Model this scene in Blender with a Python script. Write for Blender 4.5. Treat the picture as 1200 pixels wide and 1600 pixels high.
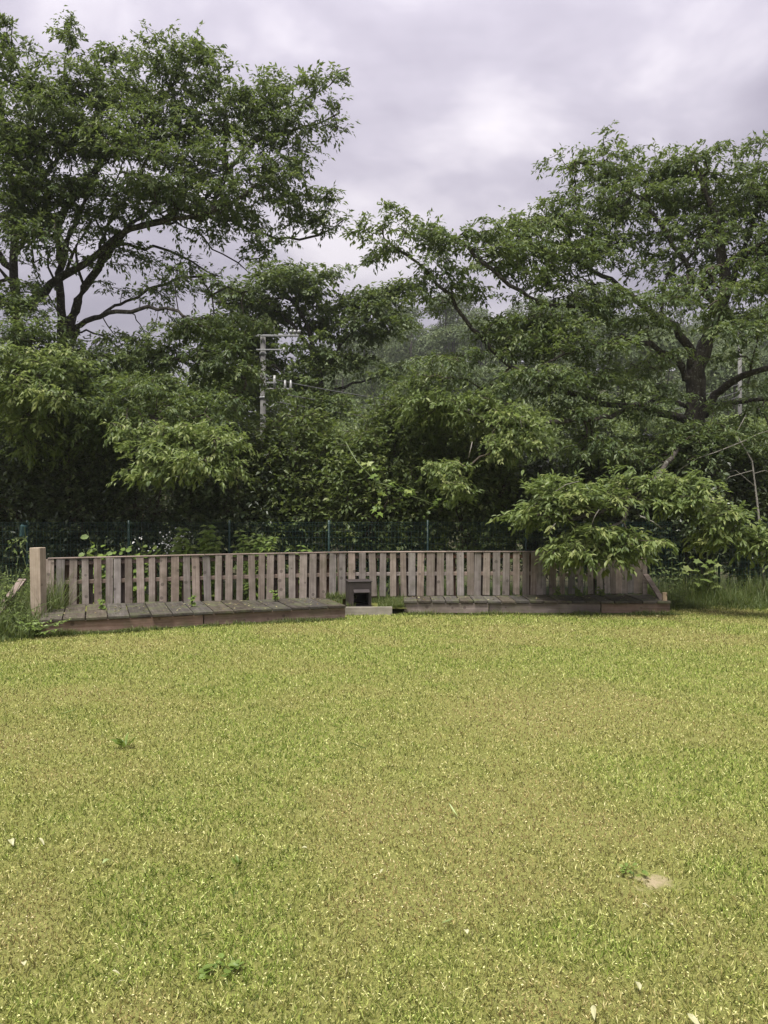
import bpy, math, random
import numpy as np
from mathutils import Vector, Matrix

rng = np.random.default_rng(7)
random.seed(7)
scene = bpy.context.scene
col = scene.collection
for o in list(bpy.data.objects):
    bpy.data.objects.remove(o, do_unlink=True)

# ---------------------------------------------------------------- camera
FPX, CZ = 26.0 / 36.0 * 1600.0, 1.6          # focal length in photo pixels, eye height
cam = bpy.data.objects.new('camera', bpy.data.cameras.new('camera'))
cam.data.sensor_fit = 'VERTICAL'
cam.data.sensor_height = 36.0
cam.data.lens = 26.0
cam.data.clip_start = 0.05
cam.data.clip_end = 5000
cam.location = (0, 0, CZ)
cam.rotation_euler = (math.radians(90), 0, 0)
col.objects.link(cam)
scene.camera = cam

# ---------------------------------------------------------------- world, sun, exposure
SUN_EL, SUN_AZ = math.radians(69), math.radians(-150)     # azimuth from +Y towards +X
SUN_DIR = Vector((math.sin(SUN_AZ) * math.cos(SUN_EL), math.cos(SUN_AZ) * math.cos(SUN_EL), math.sin(SUN_EL)))
world = bpy.data.worlds.new('World')
scene.world = world
world.use_nodes = True
nt = world.node_tree
nt.nodes.clear()


def N(t, typ, **kw):
    n = t.nodes.new(typ)
    for k, v in kw.items():
        setattr(n, k, v)
    return n


def math_node(t, op, a, b=None, clamp=False):
    n = N(t, 'ShaderNodeMath', operation=op)
    n.use_clamp = clamp
    for i, v in enumerate((a, b)):
        if v is None:
            continue
        if isinstance(v, (int, float)):
            n.inputs[i].default_value = v
        else:
            t.links.new(v, n.inputs[i])
    return n.outputs[0]


def mix_rgb(t, fac, a, b, mode='MIX'):
    n = N(t, 'ShaderNodeMix', data_type='RGBA', blend_type=mode)
    for sock, v in ((n.inputs[0], fac), (n.inputs[6], a), (n.inputs[7], b)):
        if isinstance(v, (int, float)):
            sock.default_value = v
        elif isinstance(v, tuple):
            sock.default_value = (*v, 1) if len(v) == 3 else v
        else:
            t.links.new(v, sock)
    return n.outputs[2]


def noise_tex(t, vec, scale, detail=4, rough=.55, dist=0.0):
    n = N(t, 'ShaderNodeTexNoise')
    n.inputs['Scale'].default_value = scale
    n.inputs['Detail'].default_value = detail
    n.inputs['Roughness'].default_value = rough
    n.inputs['Distortion'].default_value = dist
    if vec is not None:
        t.links.new(vec, n.inputs['Vector'])
    return n.outputs['Fac']


def ramp(t, fac, stops, interp='LINEAR'):
    n = N(t, 'ShaderNodeValToRGB')
    n.color_ramp.interpolation = interp
    e = n.color_ramp.elements
    while len(e) < len(stops):
        e.new(.5)
    for i, (p, c) in enumerate(stops):
        e[i].position = p
        e[i].color = (*c, 1) if len(c) == 3 else c
    t.links.new(fac, n.inputs[0])
    return n.outputs[0]


sky = N(nt, 'ShaderNodeTexSky', sky_type='NISHITA')
sky.sun_disc = False
sky.sun_elevation = SUN_EL
sky.sun_rotation = SUN_AZ
bg_sky = N(nt, 'ShaderNodeBackground')
bg_sky.inputs[1].default_value = 0.05
nt.links.new(sky.outputs[0], bg_sky.inputs[0])
tc = N(nt, 'ShaderNodeTexCoord')
mp = N(nt, 'ShaderNodeMapping')
mp.inputs['Scale'].default_value = (1.0, 1.0, 1.9)
mp.inputs['Location'].default_value = (3.1, 1.7, 0.4)
nt.links.new(tc.outputs['Generated'], mp.inputs[0])
n1 = noise_tex(nt, mp.outputs[0], 2.3, 5, .5, .35)
n2 = noise_tex(nt, mp.outputs[0], 6.0, 4, .5, .2)
cl = math_node(nt, 'ADD', math_node(nt, 'MULTIPLY', n1, .75), math_node(nt, 'MULTIPLY', n2, .25))
cloud = ramp(nt, cl, [(0.36, (.345, .320, .395)), (0.45, (.435, .403, .490)), (0.535, (.57, .532, .622)), (0.63, (.86, .81, .87))])
# overcast dome: brighter towards the zenith, as an overcast sky is
sep = N(nt, 'ShaderNodeSeparateXYZ')
nt.links.new(tc.outputs['Generated'], sep.inputs[0])
elev = math_node(nt, 'MAXIMUM', sep.outputs[2], 0.0)
dome = math_node(nt, 'ADD', math_node(nt, 'MULTIPLY', elev, .95), .30)
# thin cloud round the hidden sun
dot = N(nt, 'ShaderNodeVectorMath', operation='DOT_PRODUCT')
nt.links.new(tc.outputs['Generated'], dot.inputs[0])
dot.inputs[1].default_value = SUN_DIR
glow = math_node(nt, 'POWER', math_node(nt, 'MAXIMUM', dot.outputs['Value'], 0.0), 10.0)
dome = math_node(nt, 'ADD', dome, math_node(nt, 'MULTIPLY', glow, .45))
bg_cloud = N(nt, 'ShaderNodeBackground')
nt.links.new(cloud, bg_cloud.inputs[0])
nt.links.new(dome, bg_cloud.inputs[1])
mixw = N(nt, 'ShaderNodeMixShader')
mixw.inputs[0].default_value = 0.93
nt.links.new(bg_sky.outputs[0], mixw.inputs[1])
nt.links.new(bg_cloud.outputs[0], mixw.inputs[2])
wo = N(nt, 'ShaderNodeOutputWorld')
nt.links.new(mixw.outputs[0], wo.inputs[0])

sun = bpy.data.objects.new('sun', bpy.data.lights.new('sun', 'SUN'))
sun.data.energy = 4.2
sun.data.angle = math.radians(24)
sun.data.color = (1.0, .955, .88)
sun.rotation_euler = SUN_DIR.to_track_quat('Z', 'Y').to_euler()
sun.location = (0, 0, 60)
col.objects.link(sun)

vs = scene.view_settings
vs.view_transform = 'Standard'
vs.look = 'None'
vs.exposure = 0.80
vs.gamma = 1.0
vs.use_curve_mapping = False
scene.render.engine = 'CYCLES'
cy = scene.cycles
cy.use_denoising = True
try:
    cy.denoiser = 'OPENIMAGEDENOISE'
    cy.denoising_prefilter = 'ACCURATE'
except Exception:
    pass
cy.max_bounces = 7
cy.diffuse_bounces = 4
cy.glossy_bounces = 2
cy.transmission_bounces = 4
cy.volume_bounces = 1
cy.caustics_reflective = False
cy.caustics_refractive = False
cy.sample_clamp_indirect = 4.0


# ---------------------------------------------------------------- helpers
def P(px, py, d):
    """A point d metres in front of the viewer, seen at photo pixel (px, py)."""
    return np.array([(px - 600.0) / FPX * d, d, CZ - (py - 800.0) / FPX * d])


def gpt(px, py, z=0.0):
    """The point at height z on the ground seen at a pixel."""
    d = (CZ - z) * FPX / (py - 800.0)
    return P(px, py, d)


def unit(v):
    return v / (np.linalg.norm(v, axis=-1, keepdims=True) + 1e-9)


def tri_mesh(name, V, T, rnd=None, smooth=False):
    V = np.ascontiguousarray(V, dtype=np.float32)
    T = np.ascontiguousarray(T, dtype=np.int32)
    me = bpy.data.meshes.new(name)
    me.vertices.add(len(V))
    me.vertices.foreach_set('co', V.ravel())
    me.loops.add(len(T) * 3)
    me.loops.foreach_set('vertex_index', T.ravel())
    me.polygons.add(len(T))
    me.polygons.foreach_set('loop_start', np.arange(0, len(T) * 3, 3, dtype=np.int32))
    me.polygons.foreach_set('use_smooth', np.full(len(T), smooth, dtype=bool))
    me.update(calc_edges=True)
    if rnd is not None:
        a = me.attributes.new('rnd', 'FLOAT', 'POINT')
        a.data.foreach_set('value', np.ascontiguousarray(rnd, dtype=np.float32))
    return me


def tag(o, label=None, cat=None, group=None, kind=None):
    for k, v in (('label', label), ('category', cat), ('group', group), ('kind', kind)):
        if v:
            o[k] = v
    return o


def empty(name, loc=(0, 0, 0), rz=0.0):
    o = bpy.data.objects.new(name, None)
    o.empty_display_size = .2
    o.location = [float(v) for v in loc]
    o.rotation_euler = (0, 0, rz)
    col.objects.link(o)
    return o


def link(name, me, mat=None, parent=None, loc=None, rot=None):
    if mat is not None and not me.materials:
        me.materials.append(mat)
    o = bpy.data.objects.new(name, me)
    if loc is not None:
        o.location = [float(v) for v in loc]
    if rot is not None:
        o.rotation_euler = rot
    if parent is not None:
        o.parent = parent
    col.objects.link(o)
    return o


def rel(V, root):
    """world vertices -> local to an unrotated root"""
    return np.asarray(V) - np.array(root.location)


class MB:
    """Collects bevelled boxes, tubes and plates into one mesh."""

    def __init__(self):
        self.v, self.f = [], []

    def add(self, verts, faces):
        n = len(self.v)
        self.v += [tuple(map(float, p)) for p in verts]
        self.f += [tuple(i + n for i in f) for f in faces]

    def box(self, c, s, bev=0.0, rot=None):
        sx, sy, sz = [x / 2 for x in s]
        if bev <= 0:
            vs_ = [(x * sx, y * sy, z * sz) for z in (-1, 1) for x, y in ((-1, -1), (1, -1), (1, 1), (-1, 1))]
            fs = [(3, 2, 1, 0), (4, 5, 6, 7), (0, 1, 5, 4), (1, 2, 6, 5), (2, 3, 7, 6), (3, 0, 4, 7)]
        else:
            vs_, fs = [], []
            prof = [(-1, sz - bev), (-1, -1)]
            rings = []
            for z, ins in ((-sz, bev), (-sz + bev, 0), (sz - bev, 0), (sz, bev)):
                ax, ay = sx - ins, sy - ins
                r = []
                for x, y in ((-1, -1), (1, -1), (1, 1), (-1, 1)):
                    r.append(len(vs_))
                    vs_.append((x * ax, y * ay, z))
                rings.append(r)
            for a, b in zip(rings, rings[1:]):
                for i in range(4):
                    j = (i + 1) % 4
                    fs.append((a[i], a[j], b[j], b[i]))
            fs.append(tuple(reversed(rings[0])))
            fs.append(tuple(rings[-1]))
        M = rot if rot is not None else Matrix.Identity(3)
        c = Vector([float(q) for q in c])
        self.add([M @ Vector(p) + c for p in vs_], fs)
        return self

    def tube(self, pts, rads, n=8, caps=True):
        pts = [Vector([float(q) for q in p]) for p in pts]
        rings = []
        up = Vector((0, 0, 1))
        vs_, fs = [], []
        for i, p in enumerate(pts):
            t = (pts[min(i + 1, len(pts) - 1)] - pts[max(i - 1, 0)]).normalized()
            a = t.cross(up)
            if a.length < 1e-3:
                a = t.cross(Vector((0, 1, 0)))
            a.normalize()
            b = t.cross(a)
            r = rads[i] if hasattr(rads, '__len__') else rads
            rings.append(len(vs_))
            for k in range(n):
                q = 2 * math.pi * k / n
                vs_.append(p + a * (math.cos(q) * r) + b * (math.sin(q) * r))
        for a0, b0 in zip(rings, rings[1:]):
            for k in range(n):
                m = (k + 1) % n
                fs.append((a0 + k, b0 + k, b0 + m, a0 + m))
        if caps:
            fs.append(tuple(rings[0] + k for k in range(n)))
            fs.append(tuple(rings[-1] + k for k in reversed(range(n))))
        self.add(vs_, fs)
        return self

    def mesh(self, name, smooth=False):
        me = bpy.data.meshes.new(name)
        me.from_pydata(self.v, [], self.f)
        if smooth:
            me.polygons.foreach_set('use_smooth', np.ones(len(me.polygons), dtype=bool))
        me.update()
        return me

    def build(self, name, mat, parent=None, loc=None, rot=None, smooth=False):
        return link(name, self.mesh(name, smooth), mat, parent, loc, rot)


# ---------------------------------------------------------------- materials
def new_mat(name):
    m = bpy.data.materials.new(name)
    m.use_nodes = True
    t = m.node_tree
    t.nodes.clear()
    out = N(t, 'ShaderNodeOutputMaterial')
    return m, t, out


def principled(t, out, color, rough=.6, spec=.3, bump=None, bump_s=.3, dist=.01, metal=0.0):
    b = N(t, 'ShaderNodeBsdfPrincipled')
    for s, v in ((b.inputs['Base Color'], color), (b.inputs['Roughness'], rough)):
        if isinstance(v, (int, float)):
            s.default_value = v
        elif isinstance(v, tuple):
            s.default_value = (*v, 1)
        else:
            t.links.new(v, s)
    b.inputs['Specular IOR Level'].default_value = spec
    b.inputs['Metallic'].default_value = metal
    if bump is not None:
        bn = N(t, 'ShaderNodeBump')
        bn.inputs['Strength'].default_value = bump_s
        bn.inputs['Distance'].default_value = dist
        t.links.new(bump, bn.inputs['Height'])
        t.links.new(bn.outputs[0], b.inputs['Normal'])
    t.links.new(b.outputs[0], out.inputs[0])
    return b


def leaf_mat(name, c0, c1, c2, rough=.42, spec=.35, trans=.3, tcol=(.25, .33, .05)):
    """Leaf: per-leaf colour from its own random value; light passes through the blade."""
    m, t, out = new_mat(name)
    a = N(t, 'ShaderNodeAttribute', attribute_name='rnd')
    c = ramp(t, a.outputs['Fac'], [(0.0, c0), (.55, c1), (1.0, c2)])
    b = N(t, 'ShaderNodeBsdfPrincipled')
    t.links.new(c, b.inputs['Base Color'])
    b.inputs['Roughness'].default_value = rough
    b.inputs['Specular IOR Level'].default_value = spec
    tr = N(t, 'ShaderNodeBsdfTranslucent')
    tr.inputs[0].default_value = (*tcol, 1)
    t.links.new(mix_rgb(t, .5, c, tcol), tr.inputs[0])
    mx = N(t, 'ShaderNodeMixShader')
    mx.inputs[0].default_value = trans
    t.links.new(b.outputs[0], mx.inputs[1])
    t.links.new(tr.outputs[0], mx.inputs[2])
    t.links.new(mx.outputs[0], out.inputs[0])
    return m


def wood_mat(name, dark, mid, light, axis='Z', moss=0.0, rough=.85):
    m, t, out = new_mat(name)
    tcn = N(t, 'ShaderNodeTexCoord')
    oi = N(t, 'ShaderNodeObjectInfo')
    addv = N(t, 'ShaderNodeVectorMath', operation='ADD')
    sc = N(t, 'ShaderNodeVectorMath', operation='SCALE')
    cmb = N(t, 'ShaderNodeCombineXYZ')
    for i in range(3):
        t.links.new(oi.outputs['Random'], cmb.inputs[i])
    t.links.new(cmb.outputs[0], sc.inputs[0])
    sc.inputs['Scale'].default_value = 37.0
    t.links.new(tcn.outputs['Object'], addv.inputs[0])
    t.links.new(sc.outputs[0], addv.inputs[1])
    mpn = N(t, 'ShaderNodeMapping')
    s = {'X': (1.2, 34, 34), 'Y': (34, 1.2, 34), 'Z': (34, 34, 1.2)}[axis]
    mpn.inputs['Scale'].default_value = s
    t.links.new(addv.outputs[0], mpn.inputs[0])
    g = noise_tex(t, mpn.outputs[0], 1.0, 6, .65, .6)
    blot = noise_tex(t, addv.outputs[0], 7.0, 4, .6)
    fac = math_node(t, 'ADD', math_node(t, 'MULTIPLY', g, .6), math_node(t, 'MULTIPLY', blot, .4))
    c = ramp(t, fac, [(.30, dark), (.5, mid), (.68, light)])
    # each board has weathered its own way
    hsv = N(t, 'ShaderNodeHueSaturation')
    hsv.inputs['Hue'].default_value = .5
    t.links.new(math_node(t, 'ADD', math_node(t, 'MULTIPLY', oi.outputs['Random'], .5), .72), hsv.inputs['Value'])
    w = N(t, 'ShaderNodeTexWhiteNoise', noise_dimensions='1D')
    t.links.new(oi.outputs['Random'], w.inputs['W'])
    t.links.new(math_node(t, 'ADD', math_node(t, 'MULTIPLY', w.outputs['Value'], .7), .6), hsv.inputs['Saturation'])
    t.links.new(c, hsv.inputs['Color'])
    c = hsv.outputs[0]
    if moss > 0:
        mm = noise_tex(t, addv.outputs[0], 4.0, 5, .65)
        mf = math_node(t, 'MULTIPLY', math_node(t, 'SUBTRACT', mm, .5, True), moss * 6, True)
        c = mix_rgb(t, mf, c, (.085, .095, .045))
    # knots
    vo = N(t, 'ShaderNodeTexVoronoi')
    vo.inputs['Scale'].default_value = 6.0
    t.links.new(addv.outputs[0], vo.inputs['Vector'])
    kf = math_node(t, 'MULTIPLY', math_node(t, 'LESS_THAN', vo.outputs['Distance'], .16), .55)
    c = mix_rgb(t, kf, c, tuple(x * .45 for x in dark))
    principled(t, out, c, rough, .2, g, .5, .004)
    return m


def bark_mat(name, dark, light, lichen=.5, scale=9.0):
    m, t, out = new_mat(name)
    tcn = N(t, 'ShaderNodeTexCoord')
    mpn = N(t, 'ShaderNodeMapping')
    mpn.inputs['Scale'].default_value = (1, 1, .5)
    t.links.new(tcn.outputs['Object'], mpn.inputs[0])
    a = noise_tex(t, mpn.outputs[0], scale, 8, .7, .5)
    b = noise_tex(t, tcn.outputs['Object'], scale * 2.2, 4, .6)
    c = ramp(t, a, [(.33, dark), (.62, light)])
    lf = math_node(t, 'MULTIPLY', math_node(t, 'GREATER_THAN', b, .6), lichen)
    c = mix_rgb(t, lf, c, (.20, .21, .17))
    principled(t, out, c, .9, .15, a, 1.0, .03)
    return m


def plain_mat(name, c, rough=.6, spec=.3, metal=0.0, var=.25, scale=12.0):
    m, t, out = new_mat(name)
    tcn = N(t, 'ShaderNodeTexCoord')
    n = noise_tex(t, tcn.outputs['Object'], scale, 5, .6)
    cc = ramp(t, n, [(.3, tuple(x * (1 - var) for x in c)), (.7, tuple(x * (1 + var) for x in c))])
    principled(t, out, cc, rough, spec, n, .15, .004, metal)
    return m


M = {}
M['cherry'] = leaf_mat('cherry_leaves', (.058, .090, .036), (.104, .147, .055), (.185, .222, .088), rough=.5, trans=.38)
M['cherry_low'] = leaf_mat('cherry_leaves_low', (.085, .125, .038), (.155, .205, .062), (.27, .30, .11), rough=.48, trans=.38, tcol=(.32, .42, .10))
M['cherry_far'] = leaf_mat('cherry_leaves_far', (.055, .085, .030), (.088, .126, .042), (.145, .180, .060), rough=.5, trans=.32)
M['hedge'] = leaf_mat('hedge_leaves', (.046, .066, .034), (.082, .112, .052), (.145, .175, .078), rough=.33, spec=.55, trans=.2)
M['shrub'] = leaf_mat('shrub_leaves', (.068, .100, .034), (.122, .165, .055), (.21, .24, .09), rough=.5, trans=.36)
M['bright'] = leaf_mat('bright_leaves', (.10, .16, .035), (.16, .23, .05), (.25, .30, .09), trans=.35, tcol=(.35, .45, .08))
M['weed'] = leaf_mat('weed_leaves', (.065, .098, .026), (.12, .165, .042), (.22, .25, .09), rough=.55, spec=.2, trans=.35)
M['tallgrass'] = leaf_mat('tall_grass', (.045, .070, .018), (.090, .125, .032), (.20, .19, .09), rough=.55, trans=.3)
M['hill'] = leaf_mat('hill_leaves', (.055, .080, .036), (.095, .128, .054), (.155, .182, .080), rough=.6, spec=.2, trans=.2)
M['petal'] = plain_mat('white_petals', (.75, .75, .72), .6, .2, var=.08)
M['bark'] = bark_mat('cherry_bark', (.022, .019, .016), (.075, .066, .056), .55)
M['twig'] = bark_mat('twig_bark', (.045, .036, .028), (.09, .075, .058), .2, 20)
M['dead'] = bark_mat('dead_twig', (.16, .15, .13), (.30, .28, .25), .2, 20)
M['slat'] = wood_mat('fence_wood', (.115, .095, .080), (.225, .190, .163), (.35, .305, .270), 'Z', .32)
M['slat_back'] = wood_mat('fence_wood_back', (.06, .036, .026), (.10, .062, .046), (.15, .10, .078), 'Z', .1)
M['rail'] = wood_mat('rail_wood', (.115, .09, .075), (.22, .175, .15), (.33, .28, .245), 'X', .15)
M['plank'] = wood_mat('deck_wood', (.030, .025, .020), (.064, .055, .045), (.115, .102, .085), 'Y', .8)
M['fascia'] = wood_mat('fascia_wood', (.100, .070, .054), (.195, .142, .114), (.30, .235, .195), 'X', .45)
M['edging'] = wood_mat('edging_wood', (.12, .10, .068), (.20, .172, .122), (.28, .245, .18), 'X', .3)
M['post'] = wood_mat('post_wood', (.20, .155, .11), (.33, .265, .20), (.43, .36, .285), 'Z', .12)
M['board'] = wood_mat('old_board', (.09, .055, .04), (.17, .11, .085), (.26, .18, .14), 'Z', .3)
M['steel'] = plain_mat('brown_steel', (.034, .027, .026), .55, .4, 0.0, .3, 9)
M['soot'] = plain_mat('soot', (.010, .009, .009), .9, .1)
M['green_wire'] = plain_mat('green_wire', (.010, .034, .030), .45, .4, var=.15)
M['concrete'] = plain_mat('pole_concrete', (.14, .137, .132), .85, .2, var=.2, scale=5)
M['white'] = plain_mat('white_ceramic', (.26, .26, .26), .3, .5, var=.05)
M['grey'] = plain_mat('grey_metal', (.26, .265, .27), .5, .4, var=.12)
M['wire'] = plain_mat('wire', (.10, .10, .10), .6, .3)
M['stem'] = plain_mat('green_stem', (.09, .12, .04), .6, .3)
M['tarp'] = plain_mat('teal_sleeve', (.018, .050, .052), .55, .3)


def soil_mat():
    m, t, out = new_mat('lawn_soil')
    g = N(t, 'ShaderNodeNewGeometry')
    a = noise_tex(t, g.outputs['Position'], .55, 4, .6)
    b = noise_tex(t, g.outputs['Position'], 45, 6, .7)
    c2 = noise_tex(t, g.outputs['Position'], 150, 5, .8, .8)
    c = ramp(t, b, [(.3, (.07, .055, .028)), (.5, (.15, .125, .05)), (.7, (.26, .22, .10))])
    gr = ramp(t, c2, [(.36, (.035, .05, .012)), (.5, (.15, .172, .042)), (.68, (.40, .42, .125))])
    c = mix_rgb(t, math_node(t, 'ADD', math_node(t, 'MULTIPLY', a, .5), .42, True), c, gr)
    # bare sandy spots
    v = N(t, 'ShaderNodeVectorMath', operation='DISTANCE')
    mpn = N(t, 'ShaderNodeMapping')
    mpn.inputs['Scale'].default_value = (1, 1.3, 0)
    t.links.new(g.outputs['Position'], mpn.inputs[0])
    t.links.new(mpn.outputs[0], v.inputs[0])
    v.inputs[1].default_value = (1.20, 3.25 * 1.3, 0)
    dd = math_node(t, 'ADD', v.outputs['Value'], math_node(t, 'MULTIPLY', noise_tex(t, g.outputs['Position'], 13, 5, .7), .30))
    c = mix_rgb(t, math_node(t, 'MULTIPLY', math_node(t, 'SUBTRACT', .25, dd), 12, True), c, (.30, .25, .155))
    principled(t, out, c, .95, .1, c2, .6, .01)
    return m


def grass_mat():
    m, t, out = new_mat('lawn_grass')
    at = N(t, 'ShaderNodeAttribute', attribute_name='rnd')
    g = N(t, 'ShaderNodeNewGeometry')
    ad = N(t, 'ShaderNodeAttribute', attribute_name='dry')
    green = ramp(t, at.outputs['Fac'], [(0, (.085, .13, .022)), (.4, (.24, .325, .056)), (.7, (.455, .52, .14)), (1, (.78, .79, .38))])
    dry = ramp(t, at.outputs['Fac'], [(0, (.13, .10, .042)), (.4, (.315, .255, .098)), (.7, (.52, .44, .19)), (1, (.80, .73, .43))])
    c = mix_rgb(t, ad.outputs['Fac'], green, dry)
    b = N(t, 'ShaderNodeBsdfPrincipled')
    t.links.new(c, b.inputs['Base Color'])
    b.inputs['Roughness'].default_value = .55
    b.inputs['Specular IOR Level'].default_value = .25
    tr = N(t, 'ShaderNodeBsdfTranslucent')
    t.links.new(c, tr.inputs[0])
    mx = N(t, 'ShaderNodeMixShader')
    mx.inputs[0].default_value = .3
    t.links.new(b.outputs[0], mx.inputs[1])
    t.links.new(tr.outputs[0], mx.inputs[2])
    t.links.new(mx.outputs[0], out.inputs[0])
    return m


def ground_mat():
    m, t, out = new_mat('leaf_litter')
    g = N(t, 'ShaderNodeNewGeometry')
    a = noise_tex(t, g.outputs['Position'], 14, 6, .7)
    b = noise_tex(t, g.outputs['Position'], .35, 4, .6)
    c = ramp(t, a, [(.35, (.03, .028, .018)), (.65, (.085, .080, .045))])
    c = mix_rgb(t, ramp(t, b, [(.42, (0, 0, 0)), (.6, (1, 1, 1))]), c, (.06, .085, .025))
    principled(t, out, c, .95, .1, a, .7, .03)
    return m


M['soil'] = soil_mat()
M['grass'] = grass_mat()
M['ground'] = ground_mat()

# ---------------------------------------------------------------- ground, hill
def lawn_h(x, y):
    return .012 * np.sin(x * 1.3 + 1) * np.sin(y * 1.1) + .006 * np.sin(x * 4.1) * np.sin(y * 3.7 + 2) - .018


def grid_mesh(name, xs, ys, zf):
    X, Y = np.meshgrid(xs, ys)
    V = np.stack([X, Y, zf(X, Y)], -1).reshape(-1, 3)
    nx, ny = len(xs), len(ys)
    i = (np.arange(ny - 1)[:, None] * nx + np.arange(nx - 1)[None]).ravel()
    T = np.concatenate([np.stack([i, i + 1, i + nx + 1], -1), np.stack([i, i + nx + 1, i + nx], -1)])
    return tri_mesh(name, V, T, smooth=True)


o = link('ground', grid_mesh('ground', np.array([-600., -60, -15, 15, 60, 600]), np.array([-600., -30, 0, 13.5, 40, 600]),
                             lambda x, y: np.full(x.shape, -.075)), M['ground'])
tag(o, 'dark soil and leaf litter under the hedge and beyond', 'ground', kind='structure')
o = link('lawn', grid_mesh('lawn', np.linspace(-13, 13, 130), np.linspace(-4, 13.2, 90), lawn_h), M['soil'])
tag(o, 'mown lawn ground with brown and sandy bare spots', 'lawn', kind='structure')


def sstep(a, b, x):
    t = np.clip((x - a) / (b - a), 0, 1)
    return t * t * (3 - 2 * t)


def hill_h(x, y):
    prof = .50 + .5 * sstep(-40, 20, x) - .1 * sstep(45, 110, x)
    return -.4 + 26.5 * sstep(44, 128, y) * prof + 1.2 * np.sin(x * .09 + 1) * np.sin(y * .07) * sstep(44, 80, y)


o = link('hill', grid_mesh('hill', np.linspace(-160, 200, 70), np.linspace(44, 260, 50), hill_h), M['ground'])
tag(o, 'wooded hillside rising behind the trees', 'hill', kind='structure')

# ---------------------------------------------------------------- leaf templates and leaf clouds
T_LEAF4 = (np.array([(0, 0, 0), (.48, 0, -.03), (1, 0, -.16), (.42, .20, .05), (.42, -.20, .05)]),
           np.array([(0, 4, 1), (0, 1, 3), (1, 4, 2), (1, 2, 3)]))
T_LEAF2 = (np.array([(0, 0, 0), (.45, .27, .07), (1, 0, -.10), (.45, -.27, .07)]),
           np.array([(0, 2, 1), (0, 3, 2)]))
T_LEAFN = (np.array([(0, 0, 0), (.45, .20, .06), (1, 0, -.12), (.45, -.20, .06)]), np.array([(0, 2, 1), (0, 3, 2)]))
T_ROUND = (np.array([(0, 0, 0), (.3, .38, .05), (.75, .34, .02), (1, 0, -.08), (.75, -.34, .02), (.3, -.38, .05), (.5, 0, -.04)]),
           np.array([(6, 0, 5), (6, 5, 4), (6, 4, 3), (6, 3, 2), (6, 2, 1), (6, 1, 0)]))
_ang = np.linspace(0, 1, 7)
T_FINE = (np.array([(0, 0, 0), (.15, .10, .02), (.36, .175, .045), (.62, .165, .03), (.84, .08, -.05), (1.0, 0, -.16),
                    (.84, -.08, -.05), (.62, -.165, .03), (.36, -.175, .045), (.15, -.10, .02), (.38, 0, -.01), (.70, 0, -.05)]),
          np.array([(0, 10, 1), (1, 10, 2), (2, 10, 3), (3, 10, 11), (3, 11, 4), (4, 11, 5), (5, 11, 6), (6, 11, 7), (7, 11, 10), (7, 10, 8), (8, 10, 9), (9, 10, 0)])[:, ::-1])
# a lobed leaf (maple-like vine / mulberry)
_lob = [(0, 0, 0), (-.10, .30, 0), (.18, .28, .02), (.34, .52, -.02), (.48, .24, .02), (1.0, 0, -.08), (.48, -.24, .02), (.34, -.52, -.02), (.18, -.28, .02), (-.10, -.30, 0), (.3, 0, .03)]
T_LOBED = (np.array(_lob), np.array([(10, i, i + 1) for i in range(0, 9)] + [(10, 9, 0)]))


def leaves(pos, dirv, nrm, size, tpl, rnd):
    """arrays of leaves -> vertices, triangles, random value per vertex"""
    TV, TT = tpl
    x = unit(dirv)
    z = unit(nrm - (nrm * x).sum(-1, keepdims=True) * x)
    y = np.cross(z, x)
    s = np.asarray(size).reshape(-1, 1, 1)
    V = pos[:, None] + s * (TV[None, :, 0:1] * x[:, None] + TV[None, :, 1:2] * y[:, None] + TV[None, :, 2:3] * z[:, None])
    n, k = len(pos), len(TV)
    T = TT[None] + (np.arange(n) * k)[:, None, None]
    return V.reshape(-1, 3), T.reshape(-1, 3), np.repeat(rnd, k)


def merge(parts):
    V, T, R, off = [], [], [], 0
    for v, t, r in parts:
        V.append(v)
        T.append(t + off)
        R.append(r)
        off += len(v)
    return np.concatenate(V), np.concatenate(T), np.concatenate(R)


def ball(n, g=rng):
    v = unit(g.normal(size=(n, 3)))
    return v * g.random((n, 1)) ** (1 / 3)


# ---------------------------------------------------------------- trees
UP = np.array([0., 0, 1])


def smooth_path(pts, step=.22):
    pts = np.asarray(pts, float)
    if len(pts) == 2:
        n = max(2, int(np.linalg.norm(pts[1] - pts[0]) / step))
        return pts[0] + (pts[1] - pts[0]) * np.linspace(0, 1, n + 1)[:, None]
    ext = np.vstack([2 * pts[0] - pts[1], pts, 2 * pts[-1] - pts[-2]])
    out = []
    for i in range(1, len(ext) - 2):
        p0, p1, p2, p3 = ext[i - 1:i + 3]
        n = max(2, int(np.linalg.norm(p2 - p1) / step))
        for u in np.arange(n) / n:
            out.append(.5 * ((2 * p1) + (-p0 + p2) * u + (2 * p0 - 5 * p1 + 4 * p2 - p3) * u * u + (-p0 + 3 * p1 - 3 * p2 + p3) * u ** 3))
    out.append(pts[-1])
    return np.array(out)


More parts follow.
